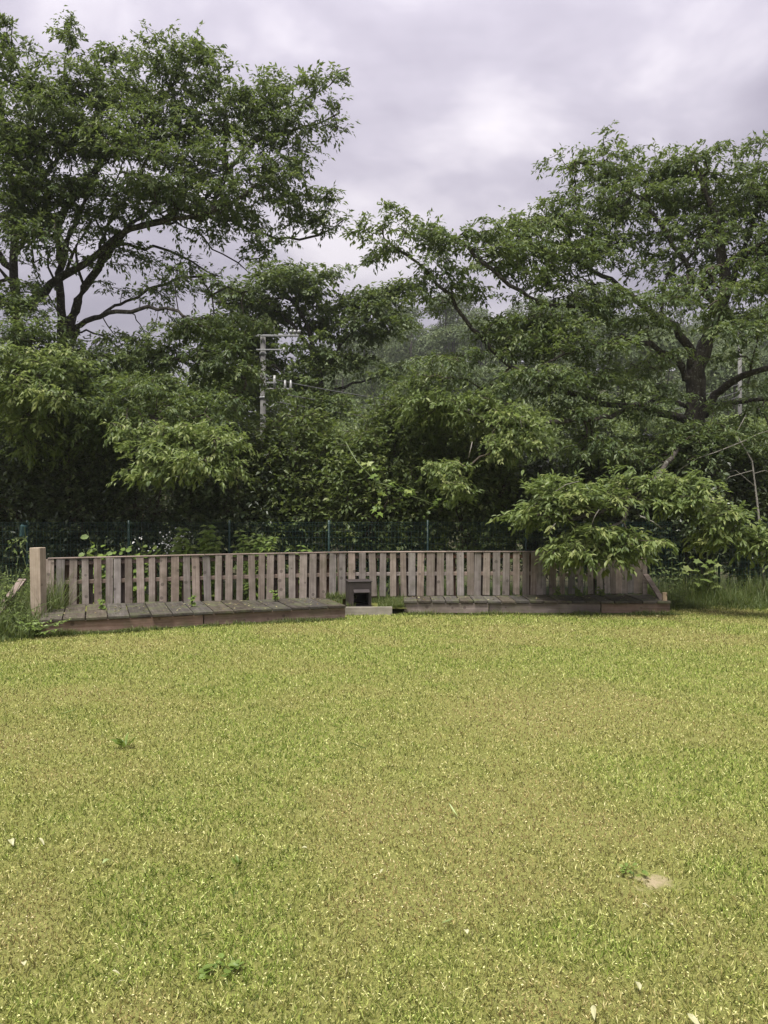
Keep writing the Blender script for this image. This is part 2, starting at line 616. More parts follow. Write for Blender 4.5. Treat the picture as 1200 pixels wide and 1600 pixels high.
class Tree:
    def __init__(self, seed=1, cap=60000):
        self.g = np.random.default_rng(seed)
        self.pos = np.zeros((cap, 3))
        self.par = np.full(cap, -1)
        self.rad = np.zeros(cap)
        self.n = 0
        self.limbs, self.twigs = [], []

    def _add(self, p, parent, r=0.0):
        if self.n >= len(self.pos):
            self.pos = np.vstack([self.pos, np.zeros_like(self.pos)])
            self.par = np.concatenate([self.par, np.full(len(self.par), -1)])
            self.rad = np.concatenate([self.rad, np.zeros(len(self.rad))])
        i = self.n
        self.pos[i], self.par[i], self.rad[i] = p, parent, r
        self.n += 1
        return i

    def limb(self, pts, r0, r1, wob=.03, attach=True):
        """pts: world points from the base outwards"""
        path = smooth_path(pts)
        chain = []
        prev = -1
        if attach and self.n:
            prev = int(np.argmin(((self.pos[:self.n] - path[0]) ** 2).sum(1)))
            chain.append(prev)
        m = len(path)
        for k, p in enumerate(path):
            t = k / (m - 1)
            r = r0 + (r1 - r0) * t ** .8
            q = p + self.g.normal(size=3) * wob * (1 if 0 < k else 0)
            prev = self._add(q, prev, r)
            chain.append(prev)
        self.limbs.append(chain)

    def grow(self, targets, arch=.12):
        """attach every target to the nearest wood, nearest first, by a curved branch"""
        if len(targets) == 0:
            return
        P0 = self.pos[:self.n]
        d = np.empty(len(targets))
        for s in range(0, len(targets), 500):
            d[s:s + 500] = ((targets[s:s + 500, None] - P0[None]) ** 2).sum(-1).min(1)
        for j in np.argsort(d):
            t = targets[j]
            q = self.pos[:self.n]
            i = int(np.argmin(((q - t) ** 2).sum(1)))
            p = self.pos[i].copy()
            L = np.linalg.norm(t - p)
            m = min(12, max(2, int(L / .28)))
            bend = self.g.normal(size=3) * L * .07 + UP * L * arch
            prev, chain = i, [i]
            for k in range(1, m + 1):
                u = k / m
                prev = self._add(p + (t - p) * u + bend * math.sin(math.pi * u) + (self.g.normal(size=3) * .012 if k < m else 0), prev, 0)
                chain.append(prev)
            self.twigs.append(chain)

    def finish_radii(self, tip=.0035, power=.44, rmax=.042):
        n = self.n
        cnt = np.zeros(n)
        for c in self.twigs:
            cnt[c[-1]] += 1
        for i in range(n - 1, -1, -1):
            if self.par[i] >= 0:
                cnt[self.par[i]] += cnt[i]
        calc = np.minimum(tip * np.maximum(cnt, 1) ** power, rmax)
        self.rad[:n] = np.maximum(self.rad[:n], calc)

    def tubes(self, chains, sides, lump=0.0):
        V, T, off = [], [], 0
        ang = np.arange(sides) * 2 * math.pi / sides
        for c in chains:
            p = self.pos[c]
            r = self.rad[c].copy()
            if len(c) > 1:
                r[0] = min(r[0], r[1] * 1.25)
            t = np.gradient(p, axis=0)
            t = unit(t)
            ref = np.where(np.abs(t[:, 2:3]) > .9, np.array([[0, 1., 0]]), UP[None])
            a = unit(np.cross(t, ref))
            b = np.cross(t, a)
            if lump:
                fac = 1 + lump * np.sin(3 * ang[None] + p[:, 2:3] * 2.1) * .5 + self.g.normal(size=(len(c), sides)) * lump * .35
            else:
                fac = np.ones((len(c), sides))
            ring = p[:, None] + (r[:, None] * fac)[..., None] * (np.cos(ang)[None, :, None] * a[:, None] + np.sin(ang)[None, :, None] * b[:, None])
            V.append(ring.reshape(-1, 3))
            m = len(c)
            k = np.arange(sides)
            k2 = (k + 1) % sides
            for s in range(m - 1):
                A, B = off + s * sides, off + (s + 1) * sides
                T.append(np.stack([A + k, A + k2, B + k2], -1))
                T.append(np.stack([A + k, B + k2, B + k], -1))
            off += m * sides
        return np.concatenate(V), np.concatenate(T)

    def twig_leaves(self, chains, k, size, length=.46, droop=.30, spread=.95, lift=.0):
        g = self.g
        E = np.array([self.pos[c[-1]] for c in chains])
        D = np.array([self.pos[c[-1]] - self.pos[c[-2]] for c in chains])
        D = unit(D)
        D[:, 2] *= .7
        D = unit(D + g.normal(size=D.shape) * .12)
        E = np.repeat(E, k, 0)
        D = np.repeat(D, k, 0)
        n = len(E)
        u = g.random((n, 1))
        sgn = np.where(g.random((n, 1)) < .5, -1., 1.)
        side = unit(np.cross(D, UP) + g.normal(size=(n, 3)) * .25) * sgn
        pos = E + D * (u - .55) * length + g.normal(size=(n, 3)) * .025
        pos[:, 2] += lift - (u[:, 0] - .4) ** 2 * .12
        ld = unit(D * (.35 + .4 * u) + side * spread * (1.1 - .7 * u) + UP * (-droop + g.normal(size=(n, 1)) * .28))
        nr = UP + g.normal(size=(n, 3)) * .42
        sz = size * (.5 + .75 * g.random(n))
        tone = np.repeat(g.normal(size=len(chains)) * .22, k) + .45 + g.normal(size=n) * .2
        return pos, ld, nr, sz, np.clip(tone, 0, 1)


def blob_targets(blobs, per_px, g, d0=15.0, flat=True):
    out = []
    for b in blobs:
        px, py, rx, ry, d, rd = b[:6]
        dens = b[6] if len(b) > 6 else 1.0
        n = max(3, int(math.pi * rx * ry * per_px * dens * (d / d0) ** 2))
        c = P(px, py, d)
        s = np.array([rx * d / FPX, rd, ry * d / FPX])
        if not flat or n < 14:
            out.append(c + ball(n, g) * s)
            continue
        # foliage hangs in flat sprays, layer over layer
        m = max(2, int(math.pi * rx * ry * (d / d0) ** 2 / 520.0 * (.6 + .4 * dens)))
        pc = c + ball(m, g) * s * [.85, .9, .95]
        idx = g.integers(m, size=n)
        tilt = g.normal(size=(m, 2)) * .16
        off = ball(n, g) * [min(.62, s[0]), .5, .075]
        off[:, 2] += off[:, 0] * tilt[idx, 0] + off[:, 1] * tilt[idx, 1] - .10 * (off[:, 0] ** 2 + off[:, 1] ** 2)
        out.append(pc[idx] + off)
    return np.concatenate(out)


def finish_tree(name, tree, base, label, cat, leaf_parts, group=None, bark='bark', twig='twig', limb_sides=9, lump=.12, twig_sides=3, crown_name='crown', smooth=True):
    """leaf_parts: list of (V,T,R, material)"""
    root = empty(name, base)
    tag(root, label, cat, group)
    tree.finish_radii()
    if tree.limbs:
        V, T = tree.tubes(tree.limbs[:1], 14, lump)
        link('trunk', tri_mesh('trunk', rel(V, root), T, smooth=smooth), M[bark], root)
        for lc in tree.limbs[1:]:
            V, T = tree.tubes([lc], limb_sides, lump * .6)
            link('limb', tri_mesh('limb', rel(V, root), T, smooth=smooth), M[bark], root)
    if tree.twigs:
        V, T = tree.tubes(tree.twigs, twig_sides)
        tag(link('twigs', tri_mesh('twigs', rel(V, root), T, smooth=True), M[twig], root), kind='stuff')
    for V, T, R, mat in leaf_parts:
        tag(link(crown_name, tri_mesh(crown_name, rel(V, root), T, R), M[mat], root), kind='stuff')
    return root


def px_path(pts, d):
    return [P(p[0], p[1], p[2] if len(p) > 2 else d) for p in pts]


TW = .0215       # twigs per photo pixel of crown at 15 m
KL = 20          # leaves on a twig

# --- forked cherry on the left
tA = Tree(11)
dA = 15.7
tA.limb([np.array([P(98, 800, dA)[0], dA, -.2])] + px_path([(99, 700), (98, 600), (97, 540), (95, 480), (93, 430), (104, 380), (128, 330), (150, 280)], dA), .22, .04, .02)
tA.limb(px_path([(100, 540), (112, 500), (130, 452), (152, 418), (186, 372, 15), (250, 347, 14.7), (330, 330, 14.5), (400, 290, 14.5)], dA), .115, .022)
tA.limb(px_path([(102, 545), (122, 515), (155, 495, 15), (200, 486, 14.6), (250, 481, 14.2), (300, 500, 13.8)], dA), .075, .02)
tA.limb(px_path([(96, 420), (88, 370), (110, 300), (190, 220), (260, 150), (300, 90)], dA), .07, .015)
tA.limb(px_path([(150, 420), (180, 385), (240, 386), (285, 402), (345, 436)], dA), .045, .015)
tA.limb(px_path([(300, 338, 14.6), (360, 345), (430, 372), (500, 368), (540, 340)], dA), .05, .012)
tA.limb(px_path([(330, 330, 14.5), (352, 280), (400, 220), (450, 170), (500, 140), (545, 105)], dA), .045, .008)
tA.limb(px_path([(400, 220), (460, 205), (530, 180)], dA), .02, .008)
tA.limb(px_path([(352, 270), (352, 200), (345, 140), (318, 60)], dA), .03, .008)
tA.limb(px_path([(100, 560), (150, 590, 14.6), (220, 640, 13.6), (290, 690, 12.6), (360, 700, 12.2)], dA), .07, .015)
tA.limb(px_path([(100, 550), (200, 560, 14.8), (300, 560, 14.5), (380, 590, 14.3)], dA), .06, .015)
for pts, r in (([(95, 470), (75, 400), (60, 340), (50, 270)], .03), ([(97, 500), (70, 450), (45, 400)], .022), ([(130, 452), (118, 400), (150, 330), (190, 270)], .035), ([(152, 418), (170, 350), (215, 290), (240, 220)], .035), ([(110, 520), (150, 520, 15.3), (210, 560, 14.9)], .02),
               ([(186, 372, 15), (240, 320), (300, 270), (340, 220)], .03), ([(250, 347, 14.7), (300, 360), (350, 400), (390, 425)], .02), ([(155, 495, 15), (200, 470), (260, 440), (320, 430)], .022), ([(160, 495, 15), (185, 530), (190, 560)], .012), ([(200, 486, 14.6), (230, 520), (260, 545)], .012), ([(98, 560), (60, 540), (20, 560)], .025)):
    tA.limb(px_path(pts, dA), r, .008)
top_A = [(300, 115, 70, 32, 15, 1.2), (220, 120, 60, 28, 15.4, 1.2), (330, 185, 95, 45, 15.3, 1.6), (200, 195, 90, 45, 15, 1.6), (275, 245, 110, 42, 14.4, 1.8),
         (400, 170, 55, 34, 15, 1), (433, 125, 20, 26, 15, .5, .8), (485, 140, 36, 16, 15, .5, .8), (530, 114, 22, 10, 15, .3, .9), (520, 160, 20, 9, 15, .3, .8), (498, 195, 40, 16, 15, .5, .8),
         (440, 225, 50, 32, 15, 1, 1), (405, 275, 75, 28, 14.8, 1.3, 1), (320, 300, 100, 28, 14.5, 1.5, .9), (190, 300, 90, 30, 15, 1.4, .7),
         (505, 306, 36, 14, 15, .6, .9), (515, 342, 42, 14, 15, .6, .9), (460, 345, 45, 22, 15, .8, .7), (390, 345, 60, 20, 15, 1, .6), (300, 352, 90, 20, 15, 1.2, .38), (420, 385, 70, 14, 15, .8, .5),
         (180, 395, 90, 30, 15.2, 1.2, .30), (300, 410, 80, 18, 15, 1, .3), (310, 445, 70, 22, 14.6, 1, .5), (230, 455, 60, 22, 15, .8, .25),
         (316, 75, 13, 26, 15, .3, .9), (280, 88, 26, 12, 15, .4, .8), (355, 118, 26, 14, 15, .4, .7), (170, 92, 26, 14, 15, .5, .7)]
mid_A = [(432, 612, 30, 10, 15, .4, .6), (398, 565, 14, 12, 15, .3, .7), (180, 530, 60, 14, 15, .6, .6), (100, 565, 70, 24, 14.3, .6, 1.1), (60, 600, 70, 24, 14.2, .6, 1), (140, 605, 80, 26, 14.1, .6, 1), (40, 650, 70, 26, 14.0, .5, .9), (130, 680, 70, 24, 13.9, .5, .7), (150, 560, 80, 28, 14.6, 1, 1), (280, 545, 90, 38, 14.4, 1, 1), (250, 610, 100, 32, 13.8, 1, 1), (120, 640, 85, 30, 14, .9, .9), (345, 590, 46, 40, 14.6, .9, 1), (340, 510, 60, 32, 14.8, .9, 1),
         (330, 640, 70, 26, 13.6, .8, 1), (200, 650, 70, 24, 13.4, .7, .9)]
low_A = [(300, 680, 62, 22, 12.5, .6, 1.2), (265, 705, 62, 20, 12.3, .5, 1.2), (325, 728, 52, 15, 12.1, .45, 1.3), (245, 740, 46, 14, 12.2, .45, 1.1), (345, 690, 30, 16, 12.2, .4, 1.1), (205, 672, 40, 18, 12.8, .5, .8)]
nA = len(tA.twigs)
tA.grow(blob_targets(top_A, TW, tA.g))
n1_ = len(tA.twigs)
tA.grow(blob_targets(mid_A, TW * 1.15, tA.g))
n2_ = len(tA.twigs)
tA.grow(np.concatenate([blob_targets(low_A, TW * .6, tA.g), blob_targets(low_A, TW * .65, tA.g, flat=False)]))
LA = []
for q, m, tp in ((tA.twig_leaves(tA.twigs[:n2_], KL, .108), 'cherry', T_LEAFN), (tA.twig_leaves(tA.twigs[n2_:], 19, .118), 'cherry_low', T_LEAF4)):
    LA.append((*leaves(q[0], q[1], q[2], q[3], tp, q[4]), m))
finish_tree('cherry_tree', tA, (P(98, 800, dA)[0], dA, 0), 'tall cherry tree whose trunk forks low, one limb reaching level over the deck', 'tree', LA)

# --- second cherry at the left edge with the long rising limb
tB = Tree(12)
dB = 15.2
tB.limb([np.array([P(30, 800, dB)[0], dB, -.2])] + px_path([(30, 700), (30, 580), (27, 490), (20, 420), (22, 340), (12, 250), (0, 170)], dB), .21, .04, .02)
tB.limb(px_path([(32, 485), (60, 465), (100, 432), (165, 384), (205, 358), (260, 341), (310, 320), (345, 285), (356, 240)], dB), .105, .022)
tB.limb(px_path([(20, 420), (-40, 360), (-120, 300), (-180, 260)], dB), .08, .03)
tB.limb(px_path([(14, 260), (50, 220), (90, 150), (115, 60)], dB), .04, .01)
tB.limb(px_path([(20, 330), (80, 260), (125, 212), (190, 148)], dB), .045, .01)
tB.limb(px_path([(28, 560), (40, 590, 13.8), (70, 610, 13), (110, 620, 12.6)], dB), .06, .015)
tB.limb(px_path([(28, 520), (-60, 560, 13.8), (-120, 600, 13.4)], dB), .06, .015)
for pts, r in (([(22, 400), (60, 350), (100, 330), (150, 270)], .03), ([(24, 450), (-10, 400), (-30, 330)], .03), ([(100, 432), (120, 380), (140, 330)], .022), ([(165, 384), (150, 340), (170, 290)], .02), ([(20, 300), (50, 260), (60, 200)], .025)):
    tB.limb(px_path(pts, dB), r, .008)
top_B = [(40, 300, 60, 30, 14, .8, 1), (20, 230, 40, 40, 14, .8, 1), (60, 350, 50, 20, 14, .7, .7), (25, 125, 46, 34, 14.4, 1), (98, 62, 16, 22, 14.4, .4, .9), (112, 38, 9, 12, 14.4, .2, 1), (6, 62, 14, 40, 14.4, .4, .9), (75, 140, 44, 22, 14.4, .7, .8), (140, 130, 55, 30, 14.4, .9, .9),
         (60, 195, 85, 34, 14, 1.3), (130, 225, 80, 34, 14.4, 1.2), (50, 270, 75, 36, 14.2, 1.3, .9), (110, 320, 85, 26, 14.4, 1.2, .6), (20, 350, 50, 34, 14, .9, .7), (50, 400, 50, 26, 14, .8, .4),
         (190, 300, 70, 25, 14.4, 1, .6), (260, 300, 60, 22, 14.4, .9, .7), (20, 455, 46, 36, 13.6, .7, .7), (50, 520, 60, 26, 13.8, .8, 1),
         (-90, 130, 80, 70, 14.4, 1.5, .8), (-130, 280, 100, 80, 14.4, 1.6, .7), (-90, 430, 80, 60, 14, 1.2, .7), (-170, 150, 60, 80, 14.4, 1.4, .5)]
low_B = [(70, 575, 62, 26, 13.1, .7, 1.2), (30, 605, 48, 24, 12.8, .6, 1.2), (80, 622, 36, 16, 12.5, .5, 1.2), (15, 560, 36, 16, 12.8, .5, 1.1), (-70, 590, 60, 40, 13, .8, 1), (40, 655, 46, 24, 13.2, .6, .8), (60, 700, 36, 20, 13.4, .5, .5)]
tB.grow(blob_targets(top_B, TW * 1.35, tB.g))
n2_ = len(tB.twigs)
tB.grow(np.concatenate([blob_targets(low_B, TW * .6, tB.g), blob_targets(low_B, TW * .65, tB.g, flat=False)]))
LB = []
for q, m, tp in ((tB.twig_leaves(tB.twigs[:n2_], 18, .108), 'cherry', T_LEAFN), (tB.twig_leaves(tB.twigs[n2_:], 18, .118), 'cherry_low', T_LEAF4)):
    LB.append((*leaves(q[0], q[1], q[2], q[3], tp, q[4]), m))
finish_tree('cherry_tree', tB, (P(30, 800, dB)[0], dB, 0), 'cherry tree with slender dark trunk and one long limb rising across its neighbour', 'tree', LB)

# --- broad cherry on the right
tC = Tree(13)
dC = 15.0
tC.limb([np.array([P(1086, 800, dC)[0], dC, -.25])] + px_path([(1086, 860), (1086, 760), (1085, 680), (1088, 620), (1087, 575), (1104, 535), (1122, 500), (1130, 450), (1128, 390), (1110, 320), (1090, 260)], dC), .37, .04, .03)
tC.limb(px_path([(1070, 590), (1058, 563), (1036, 549, 14.8), (1000, 537, 14.5), (970, 532, 14.2), (900, 548, 13.8), (850, 570, 13.4)], dC), .085, .016)
tC.limb(px_path([(1080, 570), (1072, 538), (1052, 512), (1020, 490), (985, 462), (940, 430), (880, 400), (820, 380)], dC), .105, .018)
tC.limb(px_path([(1104, 640), (1118, 617), (1140, 598, 14.6), (1200, 580, 14), (1270, 570, 13.6)], dC), .10, .04)
tC.limb(px_path([(1102, 650), (1125, 632), (1200, 624, 14.4), (1270, 618, 14)], dC), .065, .03)
tC.limb(px_path([(1060, 630), (1040, 622), (996, 633, 14.5), (955, 647, 14), (880, 660, 13.5), (800, 665, 13.1), (720, 640, 13.4)], dC), .045, .012)
tC.limb(px_path([(1125, 490), (1082, 430), (1060, 396), (1018, 330), (978, 292), (950, 266), (900, 250)], dC), .075, .01)
tC.limb(px_path([(1040, 505), (1035, 450), (1064, 410), (1092, 376), (1110, 330)], dC), .04, .012)
tC.limb(px_path([(1128, 470), (1160, 400), (1185, 330), (1215, 260)], dC), .08, .012)
tC.limb(px_path([(985, 462), (900, 478, 14.4), (842, 473, 14), (815, 456, 13.8), (768, 428, 13.8), (732, 388, 13.8), (700, 365, 13.8)], dC), .05, .01)
tC.limb(px_path([(1068, 655), (1000, 640, 14.6), (900, 618, 14.2), (830, 592, 14), (785, 562, 13.9), (748, 526, 13.9), (712, 482, 13.9), (684, 446, 13.9), (650, 408, 13.9), (600, 375, 13.9)], dC), .085, .012)
tC.limb(px_path([(712, 482, 13.9), (690, 468), (640, 474)], dC), .02, .008)
tC.limb(px_path([(1080, 670), (1060, 700, 13.8), (1030, 740, 12.6), (1000, 770, 11.9), (940, 800, 11.6), (890, 810, 11.6)], dC), .038, .010, .008)
tC.limb(px_path([(1030, 740, 12.6), (1080, 760, 11.8), (1140, 800, 11.4), (1190, 850, 11.2)], dC), .03, .008)
tC.limb(px_path([(1000, 770, 11.9), (960, 830, 11.5), (930, 865, 11.4)], dC), .025, .008)
top_C = [(1060, 405, 60, 20, 15, .9, .5), (1110, 440, 50, 18, 14.6, .8, .6), (1180, 380, 50, 30, 14.8, 1, .8), (965, 238, 46, 16, 15, .8), (885, 250, 34, 9, 15, .4, .9), (940, 270, 46, 16, 15, .8), (1040, 255, 56, 26, 15.4, 1.1), (1105, 240, 46, 18, 15, .9, 1), (1185, 250, 40, 22, 15, .8),
         (1120, 290, 70, 32, 15.2, 1.4), (1010, 300, 70, 26, 15, 1.3, .9), (920, 320, 75, 24, 14.8, 1.2), (850, 330, 50, 18, 14.8, .8), (1190, 320, 60, 40, 15, 1.4), (820, 355, 40, 16, 14.6, .6),
         (870, 372, 90, 24, 14.6, 1.2), (980, 370, 75, 24, 15, 1.3, .85), (1080, 350, 70, 26, 15.4, 1.3, .8), (1150, 390, 60, 34, 15, 1.2, .8), (800, 400, 56, 20, 14.4, .8), (900, 415, 80, 22, 14.6, 1.1, .85),
         (830, 440, 50, 16, 14.2, .7, .7), (980, 425, 70, 16, 15, 1, .4), (1060, 440, 50, 18, 15, .9, .25),
         (640, 355, 46, 16, 13.9, .6), (585, 350, 34, 10, 13.9, .4), (600, 385, 40, 10, 13.9, .4, .9), (570, 408, 26, 6, 13.9, .3, .8), (690, 385, 44, 18, 13.9, .6), (745, 362, 40, 14, 13.9, .5), (765, 395, 46, 16, 13.9, .6), (720, 425, 44, 22, 13.9, .6, .8), (665, 432, 32, 22, 13.9, .5, .7), (650, 470, 46, 8, 13.9, .3, .6), (720, 460, 36, 12, 13.9, .4, .5)]
mid_C = [(1088, 668, 46, 10, 14.1, .3, 1), (700, 575, 56, 18, 14, .6, .8), (645, 600, 46, 16, 14, .6, .8), (790, 515, 46, 14, 14, .5, .7), (820, 500, 50, 16, 14.2, .6, .8), (760, 640, 50, 18, 13.8, .6, .9), (1010, 610, 50, 14, 14.4, .5, .6), (1045, 560, 36, 12, 14.2, .4, .5), (880, 515, 50, 16, 14.1, .6, .8), (1060, 460, 46, 14, 14.4, .6, .6), (1130, 560, 36, 12, 14, .4, .6), (1150, 640, 50, 14, 14.2, .5, .6), (1085, 700, 60, 26, 14.2, .4, 1), (1090, 670, 50, 16, 14.3, .4, .9), (1020, 640, 60, 20, 14.3, .6, .6), (700, 660, 60, 26, 14.2, .6, .9), (880, 640, 60, 20, 13.8, .6, .9), (930, 470, 80, 22, 14.2, 1, 1), (860, 490, 60, 22, 14.2, .8, 1), (1020, 480, 70, 24, 14, .9, .9), (1150, 470, 60, 26, 13.8, .9, 1), (1190, 430, 50, 30, 14.4, 1, 1), (1170, 520, 46, 22, 13.6, .7, 1),
         (840, 545, 66, 28, 14, .8, 1), (930, 540, 60, 22, 14, .8, .8), (850, 590, 76, 22, 13.6, .8, 1), (930, 600, 60, 24, 14.4, .8, .7), (1000, 580, 50, 24, 15.6, .7, .6), (760, 608, 52, 18, 13.8, .7, .8), (780, 560, 40, 16, 14, .6, .7),
         (1190, 600, 30, 14, 14, .6, .5), (1020, 700, 80, 26, 14, .9, .8), (1120, 690, 60, 30, 14, .8, .7), (930, 690, 70, 28, 13.8, .8, .9), (1180, 680, 50, 26, 13.8, .7, .6),
         (1290, 300, 80, 90, 15, 1.8, .7), (1290, 470, 80, 70, 14.4, 1.4, .7)]
low_C = [(805, 655, 50, 20, 12.9, .6, 1.2), (820, 690, 36, 18, 12.7, .5, 1.1), (735, 640, 56, 18, 13.4, .7, 1.1), (660, 630, 46, 22, 13.8, .7, 1), (690, 735, 36, 18, 13, .5, .9), (715, 765, 24, 20, 12.9, .4, 1), (780, 700, 26, 16, 12.8, .4, .9)]
near_C = [(880, 765, 55, 20, 11.8, .5, 1.1), (850, 800, 46, 26, 11.8, .45, 1.1), (930, 780, 56, 20, 11.7, .45, 1), (990, 755, 46, 14, 11.8, .4, 1), (1050, 758, 50, 13, 11.7, .4, 1.2), (1090, 780, 44, 15, 11.5, .4, 1.2), (1040, 785, 40, 12, 11.6, .4, .9),
          (1120, 810, 36, 16, 11.4, .35, 1.2), (1155, 835, 36, 15, 11.3, .35, 1.2), (1190, 855, 36, 14, 11.2, .35, 1.2), (1100, 840, 26, 14, 11.6, .35, .8),
          (935, 835, 56, 18, 11.5, .4, 1.2), (905, 865, 44, 16, 11.4, .4, 1.2), (960, 868, 46, 14, 11.4, .4, 1.2), (1000, 845, 42, 12, 11.5, .35, 1.1), (1240, 860, 40, 20, 11.2, .4, 1)]
tC.grow(blob_targets(top_C, TW * 1.2, tC.g))
tC.grow(blob_targets(mid_C, TW * 1.1, tC.g))
n2_ = len(tC.twigs)
tC.grow(np.concatenate([blob_targets(low_C, TW * .6, tC.g), blob_targets(low_C, TW * .7, tC.g, flat=False)]))
n3_ = len(tC.twigs)
tC.grow(np.concatenate([blob_targets(near_C, TW * .75, tC.g), blob_targets(near_C, TW * .75, tC.g, flat=False)]), .06)
LC = []
for q, m, tp in ((tC.twig_leaves(tC.twigs[:n2_], 19, .108), 'cherry', T_LEAFN), (tC.twig_leaves(tC.twigs[n2_:n3_], 18, .118), 'cherry_low', T_LEAF4)):
    LC.append((*leaves(q[0], q[1], q[2], q[3], tp, q[4]), m))
q = tC.twig_leaves(tC.twigs[n3_:], 18, .118, length=.40, droop=.36)
# the 280 leaves of the low spray that hang nearest are objects of their own, the rest one part
order = np.argsort(q[0][:, 1])
near, rest = order[:280], order[280:]
LC.append((*leaves(q[0][rest], q[1][rest], q[2][rest], q[3][rest], T_FINE, q[4][rest]), 'cherry_low'))
rootC = finish_tree('cherry_tree', tC, (P(1086, 800, dC)[0], dC, 0), 'broad cherry tree with thick lichened trunk and a low spray drooping over the deck', 'tree', LC)
tones = [tri_mesh('leaf', T_FINE[0], T_FINE[1], np.full(len(T_FINE[0]), v)) for v in (.2, .4, .55, .7, .9)]
for i in near:
    x = unit(q[1][i])
    z = unit(q[2][i] - (q[2][i] @ x) * x)
    y = np.cross(z, x)
    lo = link('leaf', tones[min(4, int(q[4][i] * 5))], M['cherry_low'], rootC)
    mw = np.eye(4)
    mw[:3, 0], mw[:3, 1], mw[:3, 2] = x * q[3][i], y * q[3][i], z * q[3][i]
    mw[:3, 3] = q[0][i] - np.array(rootC.location)
    lo.matrix_basis = Matrix(mw.tolist())
# dead pale twigs in the spray
for pts in ([(868, 768, 11.4), (885, 757, 11.3), (905, 752, 11.2)], [(922, 826, 11.2), (930, 806, 11.1), (936, 796, 11.1)], [(858, 830, 11.3), (868, 818, 11.2)], [(1000, 806, 11.4), (1020, 815, 11.3), (1035, 826, 11.3)], [(828, 652, 12.3), (812, 651, 12.3), (815, 668, 12.2)], [(732, 716, 12.5), (738, 690, 12.5)]):
    mb = MB().tube([rel(P(*p), rootC) for p in pts], [.009, .007, .004][:len(pts)], 5)
    mb.build('dead_twig', M['dead'], rootC, smooth=True)

# --- farther cherry between them
tD = Tree(14)
dD = 23.0
xb = P(505, 800, dD)[0]
tD.limb([np.array([xb, dD, -.2])] + px_path([(505, 720), (502, 620), (490, 540), (470, 490), (440, 450)], dD), .26, .04, .02)
tD.limb(px_path([(495, 560), (450, 500), (400, 468), (350, 470)], dD), .09, .02)
tD.limb(px_path([(470, 468), (430, 465), (380, 475), (330, 470)], dD), .05, .02)
tD.limb(px_path([(500, 590), (540, 530), (580, 490), (610, 470)], dD), .08, .02)
tD.limb(px_path([(500, 620), (550, 600), (600, 585), (630, 566)], dD), .06, .015)
tD.limb(px_path([(500, 620), (440, 580), (380, 560)], dD), .07, .02)
bl_D = [(640, 455, 30, 14, 23, .8, 1), (560, 520, 40, 16, 23, .9, .9), (610, 510, 34, 14, 22.6, .8, .8), (400, 540, 50, 36, 24.6, .8, 1), (440, 590, 40, 30, 24.6, .8, 1), (380, 600, 40, 34, 24.6, .8, 1), (430, 425, 46, 16, 23.0, 1.2), (495, 430, 46, 16, 23.0, 1.2), (470, 455, 90, 20, 23.0, 1.8), (380, 470, 56, 28, 23.0, 1.5), (540, 470, 60, 16, 23.0, 1.3), (600, 462, 34, 18, 23.0, 1), (580, 490, 46, 14, 22.6, 1, .8),
        (430, 500, 60, 22, 24.0, 1.5, .9), (520, 505, 56, 18, 23.0, 1.4, .9), (500, 545, 50, 24, 22.6, 1.4, 1), (350, 520, 40, 34, 23.0, 1.3, .9), (545, 560, 40, 16, 23.0, 1, .8), (600, 585, 36, 12, 22.6, .7, .8), (470, 590, 36, 24, 22.4, 1.2, .9), (500, 630, 70, 26, 22.0, 1.4, 1), (370, 600, 26, 30, 23.0, 1.2, .8)]
tD.grow(blob_targets(bl_D, TW * .95, tD.g))
q = tD.twig_leaves(tD.twigs, 12, .15, length=.6)
finish_tree('cherry_tree', tD, (xb, dD, 0), 'smaller cherry tree standing farther back beside the utility pole', 'tree', [(*leaves(q[0], q[1], q[2], q[3], T_LEAF2, q[4]), 'cherry_far')])


# ---------------------------------------------------------------- hedge and shrubs behind the wire fence
def shrub(name, px, d, top, halfw, label, mat, leaf, seed, dens=1.0, k=10, group=None, bottom=858, tpl=T_LEAF2, cat='shrub', depth=.85):
    t = Tree(seed, 12000)
    base = np.array([P(px, 800, d)[0], d, -.1])
    H = P(px, top, d)[2]
    wx = halfw * d / FPX
    g = t.g
    t.limb([base, base + [g.normal() * .1, 0, H * .35], base + [g.normal() * .15, 0, H * .65], base + [g.normal() * .2, 0, H * .9]], .05, .012)
    for i in range(5):
        a = g.random() * 6.28
        e = base + np.array([math.cos(a) * wx * .75, math.sin(a) * depth * .7, H * (.5 + .4 * g.random())])
        t.limb([base + [0, 0, .15], base + (e - base) * [.35, .35, .5], e], .03, .008)
    zb = max(.15, P(px, bottom, d)[2])
    zc, zr = (H + zb) / 2, (H - zb) / 2
    blobs = []
    n_l = 9
    tg = []
    for i in range(n_l):
        th = g.random() * 6.28
        rr = g.random() ** .5
        lob = np.array([math.cos(th) * rr * wx * .7, math.sin(th) * rr * depth * .6 - .1, (g.random() * 2 - 1) * zr * .68])
        tg.append(base * [1, 1, 0] + [0, 0, zc] + lob + ball(int(92 * dens * (wx / 1.1) * (zr / 1.2)), g) * [wx * .5, depth * .5, zr * .40])
    tg.append(base * [1, 1, 0] + [0, 0, zc] + ball(int(330 * dens * (wx / 1.1) * (zr / 1.2)), g) * [wx, depth, zr])
    t.grow(np.concatenate(tg), .05)
    q = t.twig_leaves(t.twigs, k, leaf, length=.36, droop=.15, spread=1.0)
    return finish_tree(name, t, (base[0], d, 0), label, cat, [(*leaves(q[0], q[1], q[2], q[3], tpl, q[4]), mat)], group, bark='twig', limb_sides=6, lump=0, crown_name='foliage')


